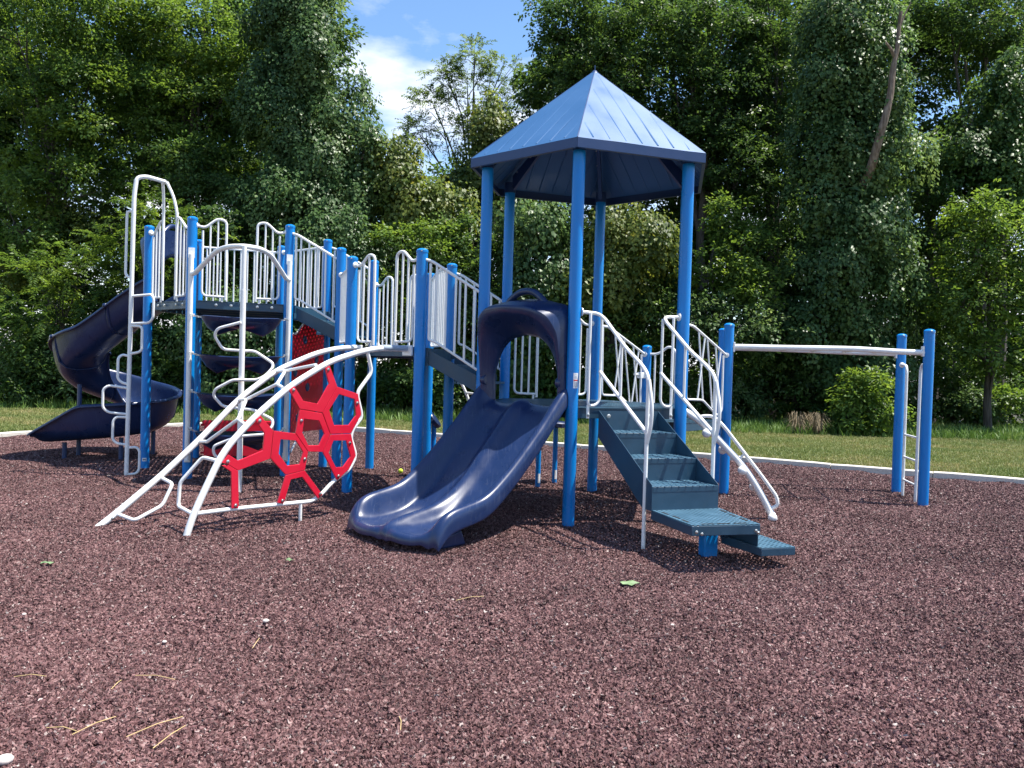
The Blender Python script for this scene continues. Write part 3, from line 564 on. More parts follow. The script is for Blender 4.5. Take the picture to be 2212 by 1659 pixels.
# bare dead trunk in front of the vines
sn = MB(); sp = [at(1880, 370, 21.75), at(1893, 320, 21.55), at(1910, 262, 21.4), at(1924, 205, 21.4), at(1928, 150, 21.4), at(1938, 110, 21.4), at(1941, 70, 21.4), at(1946, 25, 21.4)]
sn.tube([sp[0]+Vector((-.5, 2.2, -6.3)), sp[0]+Vector((-.25, 1.5, -2.4)), sp[0]+Vector((-.1, .5, -.5))]+sp, .15, 10, fillet=.3, r_end=.045)
root = empty('dead_trunk', (sp[0].x-.25, 22.2, 0)); tag(root, 'bare grey brown dead trunk standing in front of hanging vines', 'dead tree')
sn.build('trunk', M_SNAG, root)
s2 = MB(); s2.tube([at(1934, 125, 21.4), at(1926, 108, 21.35), at(1914, 92, 21.3)], .06, 8, r_end=.03); s2.build('broken_limb', M_SNAG, root)
s3 = MB(); s3.tube([at(1943, 60, 21.4), at(1955, 30, 21.4), at(1968, 5, 21.4)], .035, 7, r_end=.01); s3.build('broken_limb', M_SNAG, root)

# dry grass clump at the edge of the lawn
M_DRY = ground_mat('dry grass stalks', [(.3, (.14, .10, .055)), (.7, (.30, .24, .15))], 30, 4, .002)
for k, (px, py) in enumerate([(1722, 948), (1762, 946)]):
    p = at(px, py, 20.4); dm = MB(); rr = random.Random(k)
    for i in range(150):
        a = rr.uniform(0, 6.28); r0 = rr.uniform(0, .12); h = rr.uniform(.25, .62); sp_ = rr.uniform(.1, .38); b0 = Vector((p.x+math.cos(a)*r0, 20.4+math.sin(a)*r0, .02)); w = Vector((-math.sin(a), math.cos(a), 0))*.006
        m1 = b0+Vector((math.cos(a)*sp_*.5, math.sin(a)*sp_*.5, h)); e = b0+Vector((math.cos(a)*sp_*1.1, math.sin(a)*sp_*1.1, h*rr.uniform(.3, .9)))
        dm.add([b0-w, b0+w, m1+w, m1-w, e], [(0, 1, 2, 3), (3, 2, 4)])
    tag(dm.build('dry_grass_clump', M_DRY, smooth=False), ['left dry brown grass clump at the foot of the vines', 'right dry brown grass clump at the foot of the vines'][k], 'grass clump', 'dry grass clumps')

# ------------------------------------------------------------------ the play structure
TH, SD = 18.9, 1.187
C1 = Vector((-3.849, 11.376, 0)); C3 = Vector((.805, 8.895, 0))
def hexa(C, names): return {n: C+D2(TH+60*k)*SD for k, n in enumerate(names)}
H1 = hexa(C1, 'xecabd'); H3 = hexa(C3, ('BR', 'B', 'BL', 'L', 'F', 'R'))
PM1 = H1['d']+D2(TH-30)*.72; PM5 = PM1+D2(TH+60)*SD; PM2 = Vector((-1.885, 9.38, 0)); PM3 = PM2+D2(TH-60)*SD; PM4 = PM2+D2(TH)*SD; PM6 = PM1+D2(TH)*SD
Q1 = H3['BR']+D2(TH+30)*SD; S1 = H3['B']+D2(TH+30)*SD; Q2 = Q1+D2(TH+60)*SD; T1 = Q1+D2(TH-30)*2.33; T2 = T1+D2(TH+60)*SD
Z1, ZM, Z3 = 2.25, 1.70, 1.145
UP = Vector((0, 0, 1))
PS = empty('play_structure', (-.9, 9.6, 0))
tag(PS, 'large blue, white and red playground structure with slides, climbers and a pointed roof', 'play structure')

def bolt(parent, p, n, r=.011, name='bolt'):
    b = MB(); b.lathe(p, [(r*1.5, 0), (r*1.5, .003), (r, .004), (r*.8, .009), (.001, .011)], 10, n); return b.build(name, M_STEEL, parent)
def post(p, h, r=.0605, cap=True):
    m = MB(); m.lathe(V3(p, -.12), [(r, 0), (r, h+.12-.03), (r, h+.12-.008 if cap else h+.12)], 28)
    o = m.build('post', M_POST, PS)
    if cap:
        c = MB(); c.lathe(V3(p, h-.035), [(r+.0035, 0), (r+.0035, .024), (r*.9, .033), (r*.6, .042), (r*.25, .046), (.001, .047)], 28); c.build('post_cap', M_POST, o)
        bolt(o, V3(p, h-.023)+Vector((.0, -r-.003, 0)), Vector((0, -1, 0)), .006)
    return o
posts = {}
for n in 'abcdex': posts[n] = post(H1[n], 3.285)
for n, p, h in (('M1', PM1, 2.985), ('M5', PM5, 2.985), ('M2', PM2, 2.735), ('M3', PM3, 2.735), ('M4', PM4, 2.735), ('M6', PM6, 2.735), ('Q1', Q1, 2.14), ('Q2', Q2, 2.14), ('S1', S1, 1.86), ('T1', T1, 2.11), ('T2', T2, 2.11)): posts[n] = post(p, h)
for n in H3: posts[n] = post(H3[n], 3.60, cap=False)

# --- decks
def deck(name, poly, z, th=.105, plate=M_PERF):
    poly = [V3(p, z) for p in poly]; c = sum(poly, Vector())/len(poly); n = len(poly)
    m = MB(); o = [c+(p-c)*.985 for p in poly]; i = [c+(p-c)*.93 for p in poly]
    m.ring([p-UP*th for p in o], [p-UP*th for p in i], UP*(th-.012)); d = m.build(name, M_SLATE, PS, bevel=.003)
    t = MB(); t.prism([p-UP*.011 for p in [c+(q-c)*.992 for q in poly]], UP*.011); t.build('deck_plate', plate, d, smooth=False)
    ax = D2(TH); ay = D2(TH+90)          # ribs of the perforated floor, seen from below
    rad = max((p-c).length for p in poly)
    for k in (-.5, 0, .5):
        ends = []
        for sg in (-1, 1):
            best = None
            for j in range(n):
                a, b = i[j], i[(j+1) % n]; o_ = c+ay*(k*rad); e = b-a; den = ax.x*e.y-ax.y*e.x
                if abs(den) < 1e-6: continue
                tt = ((a.x-o_.x)*e.y-(a.y-o_.y)*e.x)/den; ss = ((a.x-o_.x)*ax.y-(a.y-o_.y)*ax.x)/den
                if 0 <= ss <= 1 and tt*sg > 0: best = o_+ax*tt
            if best: ends.append(best)
        if len(ends) == 2:
            r_ = MB(); r_.box((ends[0]+ends[1])/2-UP*.045, ax, ay, UP, (ends[1]-ends[0]).length/2, .018, .030); r_.build('joist', M_SLATE, d, smooth=False)
    return d
dk1 = deck('deck', [H1[k] for k in 'xecabd'], Z1)
dkm = deck('deck', [PM2, PM3, PM4, PM6, PM5, PM1], ZM)
dk3 = deck('deck', [H3[k] for k in ('BR', 'B', 'BL', 'L', 'F', 'R')], Z3)
dk4 = deck('deck', [H3['BR']+D2(TH+30)*.06, H3['B']+D2(TH+30)*.06, S1-D2(TH+30)*.06, Q1-D2(TH+30)*.06], .93)
for e0, ang in ((H1['b'], TH), (H1['a'], TH-60)):
    for s_ in (.30, .48, .80, .98):
        bolt(dk1, V3(e0+D2(ang)*s_, Z1-.05)+D2(ang-90)*.004, D2(ang-90), .012)
bolt(dkm, V3(PM3-D2(TH-60)*.16, ZM-.05)+D2(TH-150)*.004, D2(TH-150), .012)

# --- barrier panels
def P(p0, u, s, z): return V3(p0+u*s, z)
def half_panel(p0, ang, z, up_to=None, flip=False, extra=True):
    """railing beside an entry: fixed to the post at p0, running along ang, free end at .41 m"""
    u = D2(ang); m = MB(); r = .0165
    path = [P(p0, u, .05, z+.94), P(p0, u, .15, z+.915), P(p0, u, .30, z+1.045), P(p0, u, .405, z+1.02), P(p0, u, .41, z+.015)]
    if up_to is not None: path = [P(p0, u, .05, z+.94), P(p0, u, .13, z+.90), P(p0, u, .33, z+1.06), P(p0, u, .38, z+1.07)]
    m.tube(path, r, 10, fillet=.07)
    if up_to is not None: m.tube([P(p0, u, .41, z+.015), P(p0, u, .41, z+.9), P(p0, u, .40, z+1.12), up_to[0], up_to[1]], r*1.15, 10, fillet=.25)
    m.tube([P(p0, u, .125, z+.88), P(p0, u, .125, z+.06), P(p0, u, .41, z+.055)], r*.85, 10, fillet=.07)
    m.lathe(P(p0, u, .052, z+.94), [(.036, 0), (.036, .008), (.026, .014), (.017, .016)], 14, u)
    o = m.build('barrier_panel', M_WHITE, PS)
    for s_ in (.215, .305):
        b = MB(); b.tube([P(p0, u, s_, z+.055), P(p0, u, s_, z+(.955 if s_ < .25 else 1.03))], r*.72, 8); b.build('bar', M_WHITE, o)
    for s_ in (.26,):
        b = MB(); b.box(P(p0, u, .37, z+.02), u, D2(ang+90), UP, .012, .006, .03); b.build('foot_clip', M_WHITE, o)
    return o
def full_panel(p0, p1, z, n=9, rise=0.):
    v = V3(p1)-V3(p0); u = v.normalized(); L = v.length; m = MB()
    m.tube([P(p0, u, .05, z+.935)]+[P(p0, u, .05+(L-.1)*t, z+.935+rise*math.sin(math.pi*t)) for t in (.2, .4, .6, .8)]+[P(p0, u, L-.05, z+.935)], .0165, 10)
    m.tube([P(p0, u, .11, z+.92), P(p0, u, .11, z+.06), P(p0, u, L-.11, z+.06), P(p0, u, L-.11, z+.92)], .014, 10, fillet=.06)
    for s_, d in ((.052, u), (L-.052, -u)): m.lathe(P(p0, u, s_, z+.935), [(.036, 0), (.036, .008), (.026, .014), (.017, .016)], 14, d)
    o = m.build('barrier_panel', M_WHITE, PS)
    for k in range(n):
        s_ = .11+(L-.22)*(k+1)/(n+1); b = MB(); b.tube([P(p0, u, s_, z+.06), P(p0, u, s_, z+.93+rise*math.sin(math.pi*s_/L))], .0115, 8); b.build('bar', M_WHITE, o)
    return o
LOOP = [None, None]
zp = V3(Vector((-4.856, 10.227, 0)))
ab = D2(TH-60); ma = H1['a']+ab*(SD/2); top_j = V3(ma+D2(TH-150)*.08, 3.77)
half_panel(H1['a'], TH-60, Z1, up_to=(V3(H1['a']+ab*.46, 3.60)+D2(TH-150)*.03, top_j+ab*(-.06)))
half_panel(H1['b'], TH+120, Z1, up_to=(V3(H1['a']+ab*.73, 3.60)+D2(TH-150)*.03, top_j+ab*.06))
half_panel(H1['b'], TH, Z1); half_panel(H1['d'], TH+180, Z1)
full_panel(H1['c'], H1['e'], Z1); full_panel(H1['e'], H1['x'], Z1)
half_panel(PM2, TH-60, ZM); half_panel(PM3, TH+120, ZM); half_panel(PM5, TH-60, ZM); half_panel(PM6, TH+120, ZM)
full_panel(PM1, PM2, ZM, 7); full_panel(PM4, PM6, ZM, 9, .10)
half_panel(H3['BL'], TH, Z3); half_panel(H3['B'], TH+180, Z3)
half_panel(H3['R'], TH+60, Z3); half_panel(H3['BR'], TH+240, Z3)
for p, ang, z in ((H1['c'], TH-120, Z1), (H1['a'], TH+60, Z1)): pass

# --- connecting steps between the decks
def step_ramp(pa, pb, za, zb, back_shift):
    """near side pa-post to pb-post, far side shifted by back_shift; two sloping rails, stringers and treads"""
    u = (V3(pb)-V3(pa)).normalized(); L = (V3(pb)-V3(pa)).length; w = back_shift.normalized(); W = back_shift.length
    root = None
    for side, q in ((0, pa), (1, pa+back_shift)):
        wi = w*(.07 if side == 0 else -.07)
        m = MB(); m.prism([P(q, u, .08, za-.03)+wi, P(q, u, L-.08, zb+.275)+wi, P(q, u, L-.08, zb+.095)+wi, P(q, u, .08, za-.19)+wi], w*(.006 if side == 0 else -.006))
        m.box(P(q, u, .03, za-.055)+wi*.9, u, w, UP, .05, .02, .05)
        s_ = m.build('step_stringer', M_SLATE, PS, bevel=.002)
        if side == 0: root = s_
    for k, z in enumerate((za-.185, za-.37)):
        t = MB(); c = P(pa, u, .20+.33*k, z)+w*(W/2); t.box(c, u, w, UP, .165, W/2-.078, .012); t.build('tread', M_TREAD, root, smooth=False)
        t = MB(); t.box(c-u*.16+UP*.095, u, w, UP, .004, W/2-.078, .083); t.build('riser', M_SLATE, root, smooth=False)
    for side, q in ((0, pa), (1, pa+back_shift)):
        wi = w*(-.02 if side == 0 else .02); m = MB(); z0, z1 = za+.905, zb+1.15
        m.tube([P(q, u, .045, z0+.02)+wi, P(q, u, .12, z0)+wi, P(q, u, L-.05, z1)+wi], .0165, 10, fillet=.05)
        m.tube([P(q, u, .10, z0-.02)+wi, P(q, u, .10, za+.075)+wi, P(q, u, .16, za+.065)+wi, P(q, u, L-.05, zb+.33)+wi], .0145, 10, fillet=.03)
        o = m.build('barrier_panel', M_WHITE, PS)
        for k in range(5):
            s_ = .17+(L-.26)*k/4; t = (s_-.12)/(L-.17); b = MB(); zt = z0+(z1-z0)*t; zb_ = za+.065+(zb+.33-za-.065)*(s_-.16)/(L-.21); b.tube([P(q, u, s_, zb_)+wi, P(q, u, s_, zt)+wi], .0125, 8); b.build('bar', M_WHITE, o)
step_ramp(H1['d'], PM1, Z1, ZM, D2(TH+60)*SD); step_ramp(PM3, H3['L'], ZM, Z3, D2(TH+60)*SD)
# railings down to the low deck behind, with slanted bars
def slant_rail(pa, pb, tail):
    u = (V3(pb)-V3(pa)).normalized(); L = (V3(pb)-V3(pa)).length; m = MB()
    m.tube([P(pa, u, .05, 2.065), P(pa, u, .25, 2.065), P(pa, u, L-.10, 1.76), P(pa, u, L-.05, 1.745)], .0165, 10, fillet=.08)
    m.tube([P(pa, u, .13, 2.05), P(pa, u, .15, 1.20), P(pa, u, .55, 1.19), P(pa, u, L-.25, .99), P(pa, u, L-.13, 1.05), P(pa, u, L-.14, 1.74)], .0135, 10, fillet=.06)
    for s_, d, z in ((.052, u, 2.065), (L-.052, -u, 1.745)): m.lathe(P(pa, u, s_, z), [(.036, 0), (.036, .008), (.026, .014), (.017, .016)], 14, d)
    o = m.build('barrier_panel', M_WHITE, PS)
    for a, b, za, zb in ((.40, .56, 2.02, 1.18), (.62, .80, 1.92, 1.09), (.84, 1.0, 1.85, .995), (.56, .42, 1.95, 1.18), (.98, .84, 1.79, 1.06)):
        q = MB(); q.tube([P(pa, u, a, za), P(pa, u, b, zb)], .0105, 8); q.build('bar', M_WHITE, o)
slant_rail(H3['B'], S1, True); slant_rail(H3['BR'], Q1, True)
fb = MB(); uu = D2(TH-60); fb.tube([P(S1, uu, .05, 1.75), P(S1, uu, .18, 1.75), P(S1, uu, .34, 1.86), P(S1, uu, .44, 1.80), P(S1, uu, .45, .96)], .0165, 10, fillet=.08); fb.tube([P(S1, uu, .13, 1.74), P(S1, uu, .13, 1.02), P(S1, uu, .45, 1.01)], .0135, 10, fillet=.06)
fb.build('barrier_panel', M_WHITE, PS)
hb = MB(); hb.box(V3(S1, 1.46)+D2(TH+200)*.10, D2(TH+200), D2(TH+110), UP, .05, .035, .04); hb.tube([V3(S1, 1.47)+D2(TH+200)*.13, V3(S1, 1.47)+D2(TH+200)*.24], .016, 8); hb.build('bracket', M_WHITE, PS, bevel=.004)

# --- roof
ZE, ZA, RR, FD = 3.665, 4.775, 1.37, .088
rm = MB(); apex = V3(C3, ZA); rm.lathe(apex-UP*.03, [(.04, 0), (.02, .03), (.006, .035), (.006, .085), (.001, .09)], 10)
cor = [V3(C3+D2(TH+60*k)*RR, ZE) for k in range(6)]
for k in range(6): rm.tube([cor[k]+UP*.002, apex], .006, 6)
roof = rm.build('roof', M_FASCIA, PS, label='blue six-sided pointed metal roof')
for k in range(6):
    a, b = cor[k], cor[(k+1) % 6]; mid = (a+b)/2; eu = (b-a).normalized(); su = (apex-mid).normalized(); nn = eu.cross(su).normalized(); L = (b-a).length; H = (apex-mid).length
    if nn.z < 0: nn = -nn
    m = MB(); N_ = 14; rows = []      # slightly bowed sheet
    for i in range(N_+1):
        t = i/N_; row = []
        for j in range(N_+1):
            s_ = j/N_; q = a.lerp(b, s_).lerp(apex, t); wv = .004*math.sin(9*s_+k*2+t*5)*math.sin(7*t+k)*(1-t); row.append(q+nn*(wv+.004))
        rows.append(row)
    m.grid(rows); m.grid([[p-nn*.006 for p in r_] for r_ in rows][::-1])
    pn = m.build('roof_panel', M_ROOF, roof, sharp=60)
    for i in range(7):
        s_ = (i+1)/8-.5
        if i == 3: t1 = .93
        else: t1 = 1-abs(s_)*2-.05
        base = mid+eu*(s_*L)+su*.035; tip = mid+eu*(s_*L)+su*(H*max(.06, t1)); rb_ = MB(); h_ = .009; wd = .011
        if (tip-base).length < .04: continue
        rb_.add([base-eu*wd+nn*.003, base+eu*wd+nn*.003, base+nn*h_, tip-eu*wd+nn*.003, tip+eu*wd+nn*.003, tip+nn*h_-su*.05], [(0, 3, 5, 2), (1, 2, 5, 4), (0, 2, 1), (3, 4, 5)])
        rb_.add([base-eu*wd-nn*.004, base+eu*wd-nn*.004, base-nn*h_, tip-eu*wd-nn*.004, tip+eu*wd-nn*.004, tip-nn*h_-su*.05], [(0, 2, 5, 3), (1, 4, 5, 2)])
        rb_.build('roof_seam', M_ROOF, roof)
    f = MB(); ou = D2(TH+60*k+30); f.prism([a+UP*.002, b+UP*.002, b-UP*FD, a-UP*FD], ou*.004); f.prism([a-UP*FD, b-UP*FD, b-UP*FD-ou*.03, a-UP*FD-ou*.03], -UP*.003)
    f.build('fascia', M_FASCIA, roof, smooth=False)
    p = H3[('BR', 'B', 'BL', 'L', 'F', 'R')[k]]; br = MB(); inn = (C3-p).normalized()
    br.lathe(V3(p, 3.585), [(.066, 0), (.066, .12)], 18); br.prism([V3(p, 3.60)+inn*.05+inn.cross(UP)*.02, V3(p, 3.78)+inn*.05+inn.cross(UP)*.02, V3(p, 4.20)+inn*.60+inn.cross(UP)*.02, V3(p, 4.13)+inn*.60+inn.cross(UP)*.02], -inn.cross(UP)*.04)
    bk = br.build('roof_bracket', M_FASCIA, roof, smooth=False)
    for q in (.12, .32, .5): bolt(bk, V3(p, 3.73+q*.72)+inn*q+inn.cross(UP)*.021, inn.cross(UP), .009)

# --- label on the front roof post
def sticker(po, p, z0, z1, ang, half, r=.0615, mat=M_STICK, name='label'):
    m = MB(); rows = []
    for z in (z0, z1): rows.append([V3(p, z)+D2(ang+half*(2*i/8-1))*r for i in range(9)])
    m.grid(rows); return m.build(name, mat, po)
st = sticker(posts['F'], H3['F'], 1.33, 1.475, -62, 24)
sticker(posts['F'], H3['F'], 1.40, 1.412, -62, 22, .0621, M_STICKRED, 'label_stripe')
for k in range(6): sticker(posts['F'], H3['F'], 1.342+.009*k, 1.3455+.009*k, -62+k % 2, 20-(k*7) % 6, .0621, M_INK, 'label_print')
for k in range(2): sticker(posts['F'], H3['F'], 1.425+.012*k, 1.430+.012*k, -62, 15-5*k, .0621, M_INK, 'label_print')
tx = bpy.data.curves.new('label_lettering', 'FONT'); tx.body = '5-12'; tx.size = .016; tx.align_x = 'CENTER'
to = bpy.data.objects.new('label_lettering', tx); COL.objects.link(to); tn = D2(-62); to.parent = posts['F']; to.location = V3(H3['F'], 1.452)+tn*.0624-Vector(posts['F']['_w'])
to.rotation_euler = Matrix((tuple(UP.cross(tn)), tuple(UP), tuple(tn))).transposed().to_euler(); tx.materials.append(M_INK)
sticker(posts['a'], H1['a'], .10, .145, -70, 26); sticker(posts['a'], H1['a'], .112, .132, -70, 18, .0621, M_INK, 'label_print')

# --- double slide
L0 = H3['L']; ul = D2(TH-60); uo = D2(TH-150)
ts = [-.03, .05, .15, .30, .44, .60, .74, .90, 1.10, 1.25, 1.40, 1.52, 1.60, 1.66, 1.69, 1.69]
fl = [1.36, 1.325, 1.24, 1.075, .935, .79, .665, .54, .40, .36, .338, .318, .275, .20, .12, .04]
la = [1.135, 1.12, 1.045, .885, .735, .575, .43, .295, .165, .122, .104, .10, .102, .108, .085, .03]
ri = [1.18, 1.185, 1.165, 1.005, .86, .69, .54, .40, .285, .245, .222, .20, .172, .14, .095, .03]
rows = []
for t, f, l, r_ in zip(ts, fl, la, ri):
    k = max(0, min(1, (t-1.45)/.2)); k = k*k*(3-2*k); row = []
    half = [(.012, 'o', -.17), (.012, 'o', -.10), (.014, 'f', -.035), (.035, 'f', -.004), (.065, 'f', -.003), (.095, 'f', -.035), (.125, 'fl', .45), (.165, 'l', .022), (.22, 'l', .003), (.31, 'l', 0), (.40, 'l', .002), (.465, 'l', .012), (.515, 'lr', .42), (.552, 'r', -.012), (.5935, 'r', .008)]
    for lat, ty, dz in half+[(1.187-a, b, c) for a, b, c in half[-2::-1]]:
        z = {'o': f+dz, 'f': f+dz, 'l': l+dz, 'r': r_+dz, 'fl': f*dz+l*(1-dz), 'lr': l+(r_-l)*dz}[ty]
        if ty == 'o': z = max(.02, z, l-.06)
        d = min(abs(lat-.31), abs(lat-.877)); bulge = k*(.10*(1-((lat-.5935)/.62)**2)+.025*max(0, 1-(d/.24)**2))
        row.append(V3(L0+ul*lat+uo*(t+bulge), max(z, .015)))
    rows.append(row)
sm = MB(); sm.grid(rows); slide = sm.build('double_slide', M_NAVY, PS, sharp=180, solid=.014, sub=2, label='navy blue double wave slide')
ft = MB(); ft.prism([V3(L0+ul*.90+uo*1.30, 0), V3(L0+ul*.90+uo*1.62, 0), V3(L0+ul*.90+uo*1.58, .10), V3(L0+ul*.90+uo*1.36, .14)], ul*.20); ft.build('slide_foot', M_NAVY, slide, bevel=.02)
# --- slide hood
def loft_curve(pts, n=33):
    Pp = [Vector(p) for p in pts]; d = [0]
    for i in range(1, len(Pp)): d.append(d[-1]+(Pp[i]-Pp[i-1]).length)
    out = []
    for k in range(n):
        s_ = d[-1]*k/(n-1); i = max(j for j in range(len(d)-1) if d[j] <= s_+1e-9); t = (s_-d[i])/max(1e-9, d[i+1]-d[i]); out.append(Pp[i].lerp(Pp[i+1], t))
    return out
def hood(p0, ul, uo, z, W=1.187):
    def H(lat, zz, t): return V3(p0+ul*lat+uo*t, z+zz)
    A = [(.035, .03, -.03), (.035, .88, -.03), (.07, .98, -.03), (.24, 1.01, -.03), (.40, 1.05, -.03), (.594, 1.06, -.03), (.787, 1.05, -.03), (.947, 1.01, -.03), (1.117, .98, -.03), (1.152, .88, -.03), (1.152, .03, -.03)]
    A2 = [(.04, .03, .06), (.04, .86, .06), (.075, .96, .07), (.24, .995, .10), (.40, 1.025, .13), (.594, 1.035, .14), (.787, 1.025, .13), (.947, .995, .10), (1.112, .96, .07), (1.147, .86, .06), (1.147, .03, .06)]
    B = [(.075, .03, .09), (.065, .40, .13), (.075, .70, .19), (.16, .875, .29), (.34, .955, .38), (.594, .97, .43), (.847, .955, .38), (1.027, .875, .29), (1.112, .70, .19), (1.122, .40, .13), (1.112, .03, .09)]
    B2 = [(.11, .03, .08), (.10, .40, .12), (.115, .66, .18), (.20, .82, .27), (.37, .90, .36), (.594, .915, .40), (.817, .90, .36), (.987, .82, .27), (1.072, .66, .18), (1.087, .40, .12), (1.077, .03, .08)]
    Ci = [(.19, .03, .0), (.18, .25, .0), (.20, .36, .0), (.28, .53, .0), (.40, .645, .0), (.594, .685, .0), (.787, .645, .0), (.907, .53, .0), (.987, .36, .0), (1.007, .25, .0), (.997, .03, .0)]
    Cb = [(a, b, -.04) for a, b, c in Ci]
    rows = [loft_curve([H(*q) for q in cv]) for cv in (A, A2, B, B2, Ci, Cb, A)]
    m = MB(); m.grid(rows); o = m.build('slide_hood', M_NAVY, PS, sharp=50, sub=1)
    hm = MB(); hm.tube([H(.36, 1.02, .02), H(.40, 1.06, .02), H(.50, 1.12, .02), H(.60, 1.135, .02), H(.70, 1.12, .02), H(.79, 1.06, .02), H(.85, 1.0, .02)], .034, 12, fillet=.08); hm.build('grab_handle', M_NAVY, o)
    for lat in (.10, 1.087):
        e = MB(); e.tube([H(lat-.03, .23, .06), H(lat+.03, .23, .06)], .055, 14, fillet=.0); e.build('hood_lug', M_NAVY, o, bevel=.01)
    return o
hood(L0, ul, uo, Z3); hood(H1['c'], D2(TH-120+0), D2(TH+150), Z1+.0)

# --- stairs to the roofed deck
F0 = H3['F']; us = D2(TH); ns = D2(TH-90); uL, uR = .262, .905
def SP(lat, t, z): return V3(F0+us*lat+ns*t, z)
fs_ = MB()
for lat, sg in ((uL, 1), (uR, -1)):
    fs_.prism([SP(lat, .05, 1.125), SP(lat, 1.135, .56), SP(lat, 1.135, .34), SP(lat, .98, .34), SP(lat, .05, .87)], us*(.006*sg))
stairs = fs_.build('stair_flight', M_SLATE, PS, bevel=.002, label='slate blue metal stairs with perforated treads')
for k, (t0, z) in enumerate(((.06, .935), (.42, .74), (.78, .545))):
    t = MB(); t.box(SP((uL+uR)/2, t0+.175, z-.012), us, ns, UP, (uR-uL)/2-.008, .185, .012); tr_ = t.build('tread', M_TREAD, stairs, smooth=False)
    lp = MB(); lp.box(SP((uL+uR)/2, t0+.362, z-.022), us, ns, UP, (uR-uL)/2-.008, .004, .022); lp.build('nosing', M_SLATE, stairs, bevel=.002)
    for j in range(9):
        lat = uL+.05+(uR-uL-.10)*j/8
        bm = MB(); bm.ball(SP(lat, t0+.365, z-.001), .0075, 8); bm.build('nosing_bead', M_SLATE, stairs)
    gb = MB()
    for j in range(11):
        for i in range(5): gb.lathe(SP(uL+.045+(uR-uL-.09)*(j+.5*(i % 2))/10.6, t0+.05+.072*i, z-.0005), [(.011, 0), (.008, .004), (.001, .0055)], 6)
    gb.build('grip_bumps', M_SLATE, stairs)
    r_ = MB(); r_.box(SP((uL+uR)/2, t0, z+.085), us, ns, UP, (uR-uL)/2-.008, .004, .085+.012); r_.build('riser', M_SLATE, stairs, smooth=False)
r_ = MB(); r_.box(SP((uL+uR)/2, 1.14, .445), us, ns, UP, (uR-uL)/2, .004, .10); r_.build('riser', M_SLATE, stairs, smooth=False)
for lat in (.36, .80): bolt(stairs, SP(lat, .07, 1.07), ns, .014)
# transfer platform and low step
pp = [SP(.27, 1.12, .35), SP(.25, 1.80, .35), SP(.83, 1.845, .35), SP(.93, 1.10, .35)]
pm = MB(); pc = sum(pp, Vector())/4; pm.ring([q-UP*.082 for q in pp], [pc+(q-pc)*.95-UP*.082 for q in pp], UP*.076); plat = pm.build('transfer_platform', M_SLATE, stairs, bevel=.005)
pt = MB(); pt.prism([pc+(q-pc)*.997-UP*.005 for q in pp], UP*.005)
pt.build('platform_plate', M_TREAD, stairs, smooth=False)
for k in range(3):
    for e0, e1 in ((pp[0], pp[1]), (pp[1], pp[2]), (pp[3], pp[2])):
        c = e0.lerp(e1, .22+.28*k); d = (e1-e0).normalized(); c = c+(pc-c).normalized()*.05; q = MB(); q.box(c+UP*.0012, d, UP.cross(d), UP, .055, .011, .0008); q.build('slot', M_HOLE, stairs, smooth=False)
for lat, z in ((.285, .30), (.33, .285), (.79, .30), (.81, .285)):
    bolt(stairs, SP(lat, 1.805+(lat-.25)*.075, z), ns, .009)
lp_ = [SP(.80, 1.36, .165), SP(.835, 1.86, .165), SP(1.14, 1.875, .165), SP(1.15, 1.41, .165)]
lc = sum(lp_, Vector())/4; q = MB(); q.ring([w-UP*.065 for w in lp_], [lc+(w-lc)*.93-UP*.065 for w in lp_], UP*.059); q.build('low_step', M_SLATE, stairs, bevel=.004)
q = MB(); q.prism([lc+(w-lc)*.996-UP*.005 for w in lp_], UP*.005); q.build('low_step_plate', M_TREAD, stairs, smooth=False)
q = MB(); q.prism([SP(.84, 1.80, .27), SP(.90, 1.20, .27), SP(.90, 1.20, .10), SP(.84, 1.80, .10)], us*.006); q.build('step_bracket', M_SLATE, stairs, smooth=False)
q = MB(); q.box(SP(.68, 1.36, .10), us, ns, UP, .065, .05, .17); q.build('platform_leg', M_POST, stairs, bevel=.012)
# hand rails
def hand_rail(lat, d, post_s):
    r = .0175; m = MB()
    m.tube([SP(post_s, .02, 2.06), SP(lat-.03*d if d > 0 else lat+.03, .04, 2.05), SP(lat, .12, 2.0), SP(lat, .58, 1.715), SP(lat, .90, 1.56), SP(lat, 1.02, 1.47), SP(lat, 1.02, -.1)], r, 12, fillet=.09)
    m.tube([SP(lat, 1.03, 1.44), SP(lat, 1.10, 1.22), SP(lat, 1.09, 1.05), SP(lat, 1.03, .90)], r*.9, 10, fillet=.12)
    m.tube([SP(lat, .05, 1.50), SP(lat, .12, 1.46), SP(lat, 1.02, .985)], r, 12, fillet=.06)
    m.tube([SP(lat, .06, 2.03), SP(lat, .06, 1.22), SP(lat-.04*d, .06, 1.17), SP(lat-.12*d, .06, 1.165), SP(lat-.12*d, .06, 2.05)], r*.8, 10, fillet=.06)
    m.tube([SP(lat, .50, 1.76), SP(lat, .50, 1.25)], r*.75, 10)
    m.box(SP(lat-.12*d, .062, 1.11), us, ns, UP, .014, .004, .065)
    m.lathe(SP(post_s, .02, 2.06), [(.04, 0), (.04, .008), (.028, .015), (.018, .017)], 16, us*d)
    o = m.build('hand_rail', M_WHITE, PS); bolt(o, SP(lat-.12*d, .067, 1.08), ns, .012)
hand_rail(uL, 1, .062); hand_rail(uR+.015, -1, SD-.062)
